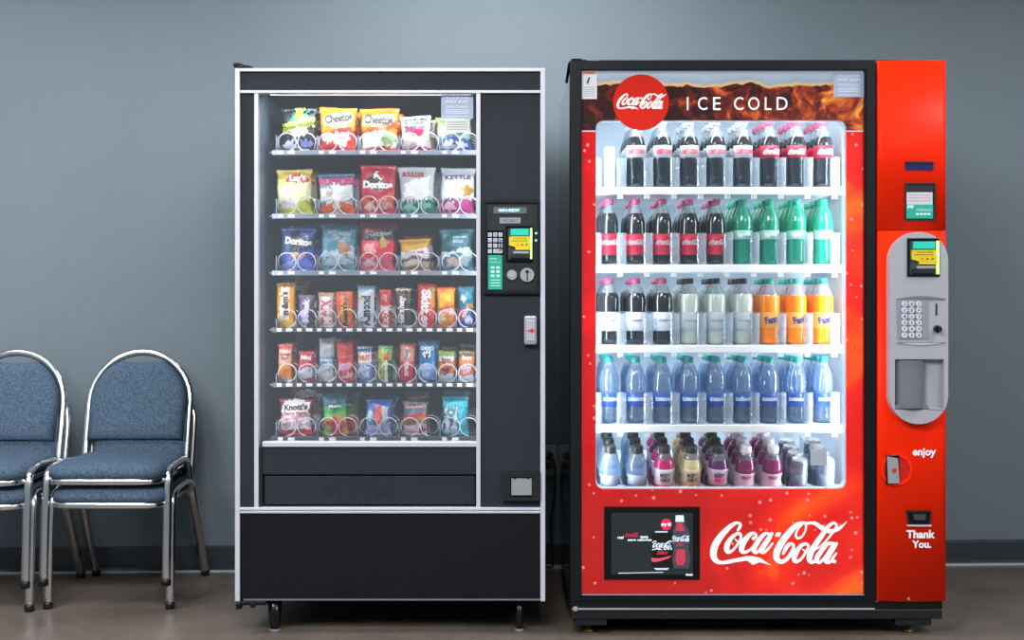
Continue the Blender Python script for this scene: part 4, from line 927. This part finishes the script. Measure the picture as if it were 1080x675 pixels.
obj('red_mark', cyl_y(B(), X(939.5), Z(494.5), .008, YC-.0105, YC-.0085, 16), M['redink'], lk)
crn = obj('coin_return', plate(B(), [(X(953), Z(537)), (X(979), Z(537)), (X(978), Z(552.5)), (X(955), Z(552.5))], [[(X(954.8), Z(539)), (X(977.2), Z(539)), (X(976.2), Z(550.5)), (X(956.5), Z(550.5))][::-1]], YC-.003, YC+.006), M['blk'], cb)
obj('return_cup', pbox(B(), 955, 977.5, 539, 551, YC+.002, YC+.006), M['blkgloss'], crn)
obj('cup_tongue', plate(B(), [(X(960), Z(540.5)), (X(974), Z(540.5)), (X(972.5), Z(547)), (X(961.5), Z(547))], [], YC-.001, YC+.003), mat('cup_grey', '3a3f45', .25), crn)
obj('cup_lip', pbox(B(), 954, 979, 551.8, 553.6, YC-.006, YC+.004, .001), mat('cup_silver', 'b9a9a8', .35), crn)
obj('screw', cyl_y(B(), X(955.5), Z(629.5), .004, YC-.001, YC+.006, 12), M['steel'], cb)

# trays for bottles
CT = .10                                   # depth of the tray lips
COLS = [642.2 + 28.25*i for i in range(9)]
shelfpx = [(197.5, 205), (279, 287.5), (364, 372), (448, 456)]
CTZ = []
for i, (a, b) in enumerate(shelfpx):
    zt0, zt1 = Z(b, CT), Z(a, CT); CTZ.append(zt1)
    tr = obj('tray', box(B(), ix0+.012, X(888, CT), CT+.01, .7, zt0+.008, zt1-.001), M['tray'], cm)
    obj('tray_lip', box(B(), ix0+.012, X(888, CT), CT-.004, CT+.012, zt0, zt1, .003), M['tray'], tr)
    for k in range(10):
        xc = X(628 + 28.25*k, CT) + (.007 if k == 0 else 0); hd = .105 if i else .10
        bm = B()
        w = .0158
        n = 8
        # rounded acrylic fin: bulged front then a thin wall running back
        pr = [(xc + w*math.cos(PI + PI*j/n), CT+.020 + .010*math.sin(PI + PI*j/n)) for j in range(n+1)] + [(xc+.0022, CT+.042), (xc+.0018, .60), (xc-.0018, .60), (xc-.0022, CT+.042)]
        A = [bm.verts.new((x, y, zt1)) for x, y in pr]; Bv = [bm.verts.new((x, y, zt1+hd - (.012 if j in (0, n) else 0))) for j, (x, y) in enumerate(pr)]
        for j in range(len(pr)): bm.faces.new((A[j], A[(j+1) % len(pr)], Bv[(j+1) % len(pr)], Bv[j]))
        bm.faces.new(A[::-1]); bm.faces.new(Bv); bmesh.ops.recalc_face_normals(bm, faces=list(bm.faces))
        obj('divider', bm, M['acryl'], tr)
        if i < 4 and k:
            bm = B()
            for dx in (-.0085, -.002, .0045): box(bm, xc+dx-.006, xc+dx-.0025, CT+.0, CT+.01, zt0-.014, zt0)
            obj('clip', bm, M['tray'], tr)
# sloping bottom tray
SL = math.radians(13)
zb5 = Z(531, .18)
def slope_z(y): return zb5 + (y-.18)*math.tan(SL)
bm = B(); vs = []
for y in (.11, .7):
    for x in (ix0+.012, X(888, CT)):
        for dz in (-.02, -.004): vs.append(bm.verts.new((x, y, slope_z(y)+dz)))
for q in ((0,1,3,2),(4,6,7,5),(0,4,5,1),(2,3,7,6),(1,5,7,3),(0,2,6,4)): bm.faces.new([vs[i] for i in q])
bmesh.ops.recalc_face_normals(bm, faces=list(bm.faces))
tr5 = obj('tray', bm, M['tray'], cm)
for k in range(10):
    xc = X(628 + 28.25*k, CT) + (.007 if k == 0 else 0); bm = B(); w = .0158; n = 8
    pr = [(xc + w*math.cos(PI + PI*j/n), CT+.014 + .010*math.sin(PI + PI*j/n)) for j in range(n+1)] + [(xc+.0022, CT+.036), (xc+.0018, .60), (xc-.0018, .60), (xc-.0022, CT+.036)]
    A = [bm.verts.new((x, y, slope_z(y)-.004)) for x, y in pr]; Bv = [bm.verts.new((x, y, slope_z(y)+.085)) for x, y in pr]
    for j in range(len(pr)): bm.faces.new((A[j], A[(j+1) % len(pr)], Bv[(j+1) % len(pr)], Bv[j]))
    bm.faces.new(A[::-1]); bm.faces.new(Bv); bmesh.ops.recalc_face_normals(bm, faces=list(bm.faces)); obj('divider', bm, M['acryl'], tr5)
pu = obj('pusher', box(B(), X(637.5, .13), X(648.5, .13), .13, .15, CTZ[0]+.002, Z(155, .13), .003), M['white'], cm)
obj('pusher_rail', box(B(), X(637.5, .13), X(648.5, .13), .15, .6, CTZ[0], CTZ[0]+.012, .002), M['white'], pu)
# lamps inside the door, either side of the window, plus one on top
tg = mat('led_glow', 'ffffff', emit='f0f6ff', estr=4)
obj('lamp_tube', tube(B(), [(X(618), .035, Z(590)), (X(618), .035, Z(140))], .006, 8), tg, cm); obj('lamp_tube', tube(B(), [(X(903), .035, Z(590)), (X(903), .035, Z(140))], .006, 8), tg, cm)
o = area('area_light', (X(620), .05, Z(330)), 1.2, .03, 4.8, (0, 0, 0), cm); o.rotation_euler = (0, math.radians(-90), math.radians(40))
o = area('area_light', (X(900), .05, Z(330)), 1.2, .03, 9, (0, 0, 0), cm); o.rotation_euler = (0, math.radians(90), math.radians(-40))
area('area_light', (X(760), .06, Z(98)), .75, .04, 4, (math.radians(20), 0, 0), cm, (.86, .94, 1))
for zz in [Z(86)] + [Z(b, CT)-.004 for a, b in shelfpx]: area('area_light', ((ix0+ix1)/2, .46, zz), .78, .36, 1.9, (0, 0, 0), cm, (.82, .92, 1))  # added fill lights under roof and trays, brightening bottles and back lining

# ================================================================ BOTTLES
def tint(name, hexc, transp, rough=.12): return mat(name, hexc, rough, transp=transp, var=.02)
clear = mat('clear_plastic', 'dfeaf0', .08, transp=.82, bump=.6, bscale=60)
PROF = {
 'contour': ([(.022,0),(.0285,.006),(.0305,.018),(.029,.035),(.0275,.05),(.0300,.072),(.0312,.085),(.0312,.125),(.0305,.14),(.0285,.155),(.0235,.172),(.0165,.188),(.0125,.2),(.0125,.208)], .208, .221),
 'wide':    ([(.022,0),(.0300,.006),(.0325,.018),(.0325,.06),(.0325,.12),(.0335,.14),(.0328,.155),(.0285,.172),(.0205,.19),(.0135,.2),(.013,.208)], .208, .221),
 'ribbed':  ([(.022,0),(.0290,.006),(.0312,.018),(.0300,.026),(.0312,.034),(.0300,.042),(.0305,.055),(.0305,.10),(.0322,.12),(.0328,.14),(.0310,.155),(.0270,.17),(.0195,.188),(.0130,.2),(.0125,.208)], .208, .221),
 'sport':   ([(.024,0),(.0320,.006),(.0335,.02),(.0335,.08),(.0300,.10),(.0335,.122),(.0345,.135),(.0335,.15),(.0270,.168),(.0190,.182),(.0185,.19)], .19, .214),
}
def bottle(name, prof, liq, cap, band, bandm, texts, fill=.172, capr=.0142, neck=None, logo=None):
    pr, z0, z1 = PROF[prof]
    pts = []
    for i in range(len(pr)-1):
        pts.append(pr[i])
        if pr[i][1] < fill < pr[i+1][1]:
            t = (fill-pr[i][1])/(pr[i+1][1]-pr[i][1]); pts.append((pr[i][0]+t*(pr[i+1][0]-pr[i][0]), fill))
    pts.append(pr[-1])
    o = obj(name, lathe(B(), pts, 22, mi=lambda z: 1 if z >= fill-1e-6 else 0), [liq, neck or clear])
    if prof == 'sport': cpr = [(capr+.004, z0), (capr+.005, z0+.003), (capr+.0045, z0+.018), (capr+.002, z1)]
    else: cpr = [(capr, z0-.006), (capr+.0006, z0-.004), (capr, z1-.002), (capr-.002, z1)]
    obj('cap', lathe(B(), cpr, 20), cap, o, local=True)
    if band:
        b0, b1 = band
        def rad(z):
            for (r0, a), (r1, b) in zip(pr, pr[1:]):
                if a <= z <= b: return r0+(r1-r0)*(z-a)/(b-a)
        zs = sorted({b0, b1} | {z for _, z in pr if b0 < z < b1})
        lp = [(rad(z)+.0007, z) for z in zs]
        obj('label', lathe(B(), lp, 22), bandm, o, local=True)
        rm = max(r for r, z in lp)+.0012
        for (s, z, w, c, *ex) in texts:
            bm = B(); f = lambda x, zz: -math.sqrt(max(rm*rm - x*x, 1e-8))
            if s == '@logo': add_logo(bm, 0, z, w, surf=f)
            else: add_text(bm, s, 0, z, w, ex[1] if len(ex) > 1 else None, surf=f, rot=ex[0] if ex else 0, bold=.04)
            obj('lettering', bm, plain(c), o, local=True)
    return o
cola = mat('cola_liquid', '20262a', .12, coat=.6, var=.05)
capred = mat('pink_red_cap', 'bf5580', .4); capgreen = mat('green_cap', '17a184', .4); capteal = mat('teal_cap', '1c9a92', .4); capblk = mat('dark_cap', '22282e', .4); capwht = mat('pale_cap', 'e4dcea', .4); capsilver = mat('silver_cap', 'c2c8d0', .35)
silverlab = mat('silver_label', 'c7cad2', .35); redlab = mat('red_label', 'c41f3f', .4); wlab = mat('white_label_band', 'd9dde8', .4)
KIND = {
 'diet': lambda: bottle('soda_bottle', 'contour', cola, capsilver, (.098,.137), silverlab, [('DIET COKE', .117, .054, 'cc2a48', 0, .015)], fill=.165),
 'cola': lambda: bottle('soda_bottle', 'contour', cola, capred, (.098,.137), redlab, [('@logo', .117, .057, 'f4e8ee')], fill=.165),
 'cherry': lambda: bottle('soda_bottle', 'contour', cola, capred, (.033,.103), redlab, [('@logo', .075, .058, 'f0dfe6')], fill=.172),
 'white': lambda: bottle('soda_bottle', 'wide', cola, capred, (.045,.108), wlab, [('cream', .08, .036, '8c8fa4', 0)], fill=.172),
 'lemon': lambda: bottle('lemonade_bottle', 'wide', tint('lemonade', 'ccd8cc', .2), capblk, (.045,.108), tint('pale_clear_label', 'd3dde4', .25), [('lemonade', .08, .04, '8a9a9c')], fill=.168),
 'orange': lambda: bottle('orange_soda_bottle', 'wide', mat('orange_soda', 'f7860f', .15, coat=.4, emit='f08010', estr=.05), capteal, (.055,.108), mat('orange_label', 'f3a24a', .4), [('Fanta', .083, .048, '20307c', 10, .024)], fill=.165),
 'lime': lambda: bottle('lime_soda_bottle', 'ribbed', mat('green_bottle', '25b898', .1, transp=.5, bump=.8, bscale=40), capgreen, (.085,.115), tint('green_white_label', 'a9e6d6', .1), [('Sprite', .1, .044, 'f4fffa', 8)], fill=.19, neck=tint('green_neck', '2ab89a', .4)),
 'water': lambda: bottle('water_bottle', 'ribbed', mat('water_blue', 'b4d2ee', .08, transp=.84, bump=1, bscale=38), capteal, (.055,.10), tint('blue_label', '2f66c8', .35), [('DASANI', .08, .05, 'eef6ff', 0, .012)], fill=.19),
 'smart': lambda: bottle('water_bottle', 'sport', mat('water_blue_b', 'a0c8ea', .08, transp=.78, bump=1, bscale=38), capblk, (.085,.12), tint('clear_label', 'b9d4ee', .4), [], fill=.16),
 'magenta': lambda: bottle('sports_drink_bottle', 'sport', mat('magenta_drink', 'c01c6e', .15, coat=.4), capblk, (.085,.14), wlab, [('BODY', .121, .034, '20182a', 0, .014), ('ARMOR', .105, .036, '20182a', 0, .014)], fill=.17),
 'tan': lambda: bottle('sports_drink_bottle', 'sport', mat('tan_drink', 'cfc492', .15, coat=.4), capblk, (.085,.14), mat('cream_label', 'd8d4b4', .4), [('BODY', .121, .034, '282420', 0, .014), ('ARMOR', .105, .036, '282420', 0, .014)], fill=.17),
 'grape': lambda: bottle('sports_drink_bottle', 'sport', mat('grape_drink', '5a2a66', .15, coat=.4), capblk, (.085,.14), mat('lilac_label', 'd2c4e0', .4), [('BODY', .121, .034, '2c1a3c', 0, .014), ('ARMOR', .105, .036, 'd02a6c', 0, .014)], fill=.17),
 'berry': lambda: bottle('vitamin_drink_bottle', 'sport', mat('berry_drink', '7c1a5c', .12, coat=.6), capwht, (.03,.125), mat('lilac_white_label', 'd9cfe6', .4), [('FRUIT', .112, .034, '8a2c74', 0)], fill=.17),
}
DESC = {'diet': ('dark diet cola bottle with silver label', 'diet cola bottles on the top shelf'), 'cola': ('dark cola bottle with red label', 'red label cola bottles on the top shelf'),
 'cherry': ('dark cola bottle with pink cap', 'pink capped cola bottles on the second shelf'), 'lime': ('green lime soda bottle', 'green soda bottles on the second shelf'),
 'white': ('dark cola bottle with white label', 'white label cola bottles on the third shelf'), 'lemon': ('pale lemonade bottle with dark cap', 'lemonade bottles on the third shelf'), 'orange': ('orange soda bottle with teal cap', 'orange soda bottles on the third shelf'),
 'water': ('blue water bottle with teal cap', 'water bottles on the fourth shelf'), 'smart': ('clear blue water bottle with black cap', 'water bottles on the bottom shelf'),
 'magenta': ('magenta sports drink bottle', 'sports drinks on the bottom shelf'), 'tan': ('tan sports drink bottle', 'sports drinks on the bottom shelf'), 'grape': ('purple sports drink bottle', 'sports drinks on the bottom shelf'), 'berry': ('berry drink bottle with pale cap', 'berry drinks on the bottom shelf'), 'can': ('silver drink can', 'drink cans on the bottom shelf')}
def can():
    o = obj('drink_can', lathe(B(), [(.021,0),(.0275,.006),(.0285,.014),(.0285,.148),(.0275,.156),(.0235,.164)], 26), mat('can_silver', '7c8b99', .25, metal=.6))
    obj('can_lid', lathe(B(), [(.0235,.1635),(.0245,.167),(.0235,.1675),(.0225,.1645),(.003,.1645)], 26), M['steel'], o, local=True)
    bm = B(); plate(bm, [], [], 0, 0) if False else box(bm, -.006, .006, -.012, .004, .165, .1665, .0005); obj('pull_tab', bm, M['steel'], o, local=True)
    bm = B(); lathe(bm, [(.0289,.05),(.0289,.12)], 26); obj('label', bm, mat('can_print', '64798e', .3, metal=.4), o, local=True)
    return o
KIND['can'] = can
layout = [[None, 'diet', 'diet', 'diet', 'diet', 'diet', 'cola', 'cola', 'cola'],
          ['cherry']*5 + ['lime']*4,
          ['white']*3 + ['lemon']*3 + ['orange']*3,
          ['water']*9,
          ['smart', 'smart', 'magenta', 'tan', 'grape', 'berry', 'berry', 'can', 'can']]
ORD = ['first', 'second', 'third', 'fourth', 'fifth', 'sixth', 'seventh', 'eighth', 'ninth']
SHELF = ['top', 'second', 'third', 'fourth', 'bottom']
proto = {}
for ri, row in enumerate(layout):
    for ci, k in enumerate(row):
        if not k: continue
        for d in range(4):
            first = k not in proto
            if first: proto[k] = KIND[k](); o = proto[k]
            elif d == 0 or ri == 4: o = dup(proto[k])
            else:
                src = proto[k]; o = src.copy(); col.objects.link(o)
                for chd in src.children:
                    if chd.name.split('.')[0] == 'lettering': continue
                    c2 = chd.copy(); col.objects.link(c2); c2.parent = o
            y = .172 + .069*d
            x = X(COLS[ci], .172)
            jit = R.uniform(-.002, .002)
            if ri == 0: o.scale = (1.02, 1.02, 1.045)
            if ri < 4:
                o.location = (x + (jit if d else 0), y, CTZ[ri]+.0005); o.rotation_euler = (0, 0, math.radians(R.uniform(-14, 14)) if k in ('cherry', 'cola', 'diet', 'water', 'orange') else 0)
            else:
                sp_ = .069 if k != 'can' else .062
                y = .165 + sp_*d; o.location = (x, y, slope_z(y)-.002); o.rotation_euler = (SL, 0, 0)
            nm, g = DESC[k]
            pos = ['front of', 'second in', 'third in', 'fourth in'][d]
            tag(o, f'{nm}, {pos} {ORD[ci]} column from left, {SHELF[ri]} shelf', 'can' if k == 'can' else 'bottle', g)

# ================================================================ OUTLET AND CORD BETWEEN THE MACHINES
oy = wy(X(582, .96))
zc = 1.09-(485-312)/1312*(oy+4)
px_ = lambda p: X(p, oy)
ol = thing('wall_outlet', 'steel wall outlet plate low on the wall between the two machines', 'outlet', (px_(577), oy, zc))
obj('cover_plate', box(B(), px_(570), px_(586.5), oy-.006, oy-.0005, zc-.06, zc+.06, .002), M['grey'], ol)
for dz in (.024, -.024): obj('socket', box(B(), px_(574), px_(582), oy-.0085, oy-.005, zc+dz-.013, zc+dz+.013, .003), M['blk'] if dz < 0 else M['greyd'], ol)
cord = obj('power_plug', box(B(), px_(574), px_(583), oy-.045, oy-.0085, zc+.008, zc+.032, .005), M['blk'])
tag(cord, 'black plug with cord in the outlet between the two machines', 'plug')
def pz(p): return 1.09-(p-312)/1312*(oy+4)
pts = crom([(px_(578), oy-.04, zc+.02), (px_(583), oy-.05, zc+.005), (px_(585), oy-.04, zc-.05), (px_(584), oy-.03, zc-.15), (px_(580), oy-.03, zc-.25), (px_(583), oy-.03, pz(583)), (px_(582), oy-.03, pz(595)), (px_(574), oy-.03, pz(596))], 6)
obj('cord', tube(B(), pts, .004, 8), M['blk'], cord)

# ================================================================ CAMERA, WORLD, VIEW
cd = bpy.data.cameras.new('camera'); cam = bpy.data.objects.new('camera', cd); col.objects.link(cam)
cam.location = (0, -DC, CZ); cam.rotation_euler = (PI/2, 0, 0)
cd.sensor_width = 36; cd.lens = F/1080*36; cd.shift_x = (540-CX)/1080; cd.shift_y = -(337.5-CY)/1080; cd.clip_start = .05
scene.camera = cam
w = bpy.data.worlds.new('world'); scene.world = w; w.use_nodes = True
w.node_tree.nodes['Background'].inputs[0].default_value = (.6, .68, .75, 1); w.node_tree.nodes['Background'].inputs[1].default_value = .15
scene.view_settings.view_transform = 'Standard'; scene.view_settings.look = 'None'; scene.view_settings.gamma = 1; scene.view_settings.exposure = 0
scene.view_settings.use_curve_mapping = False
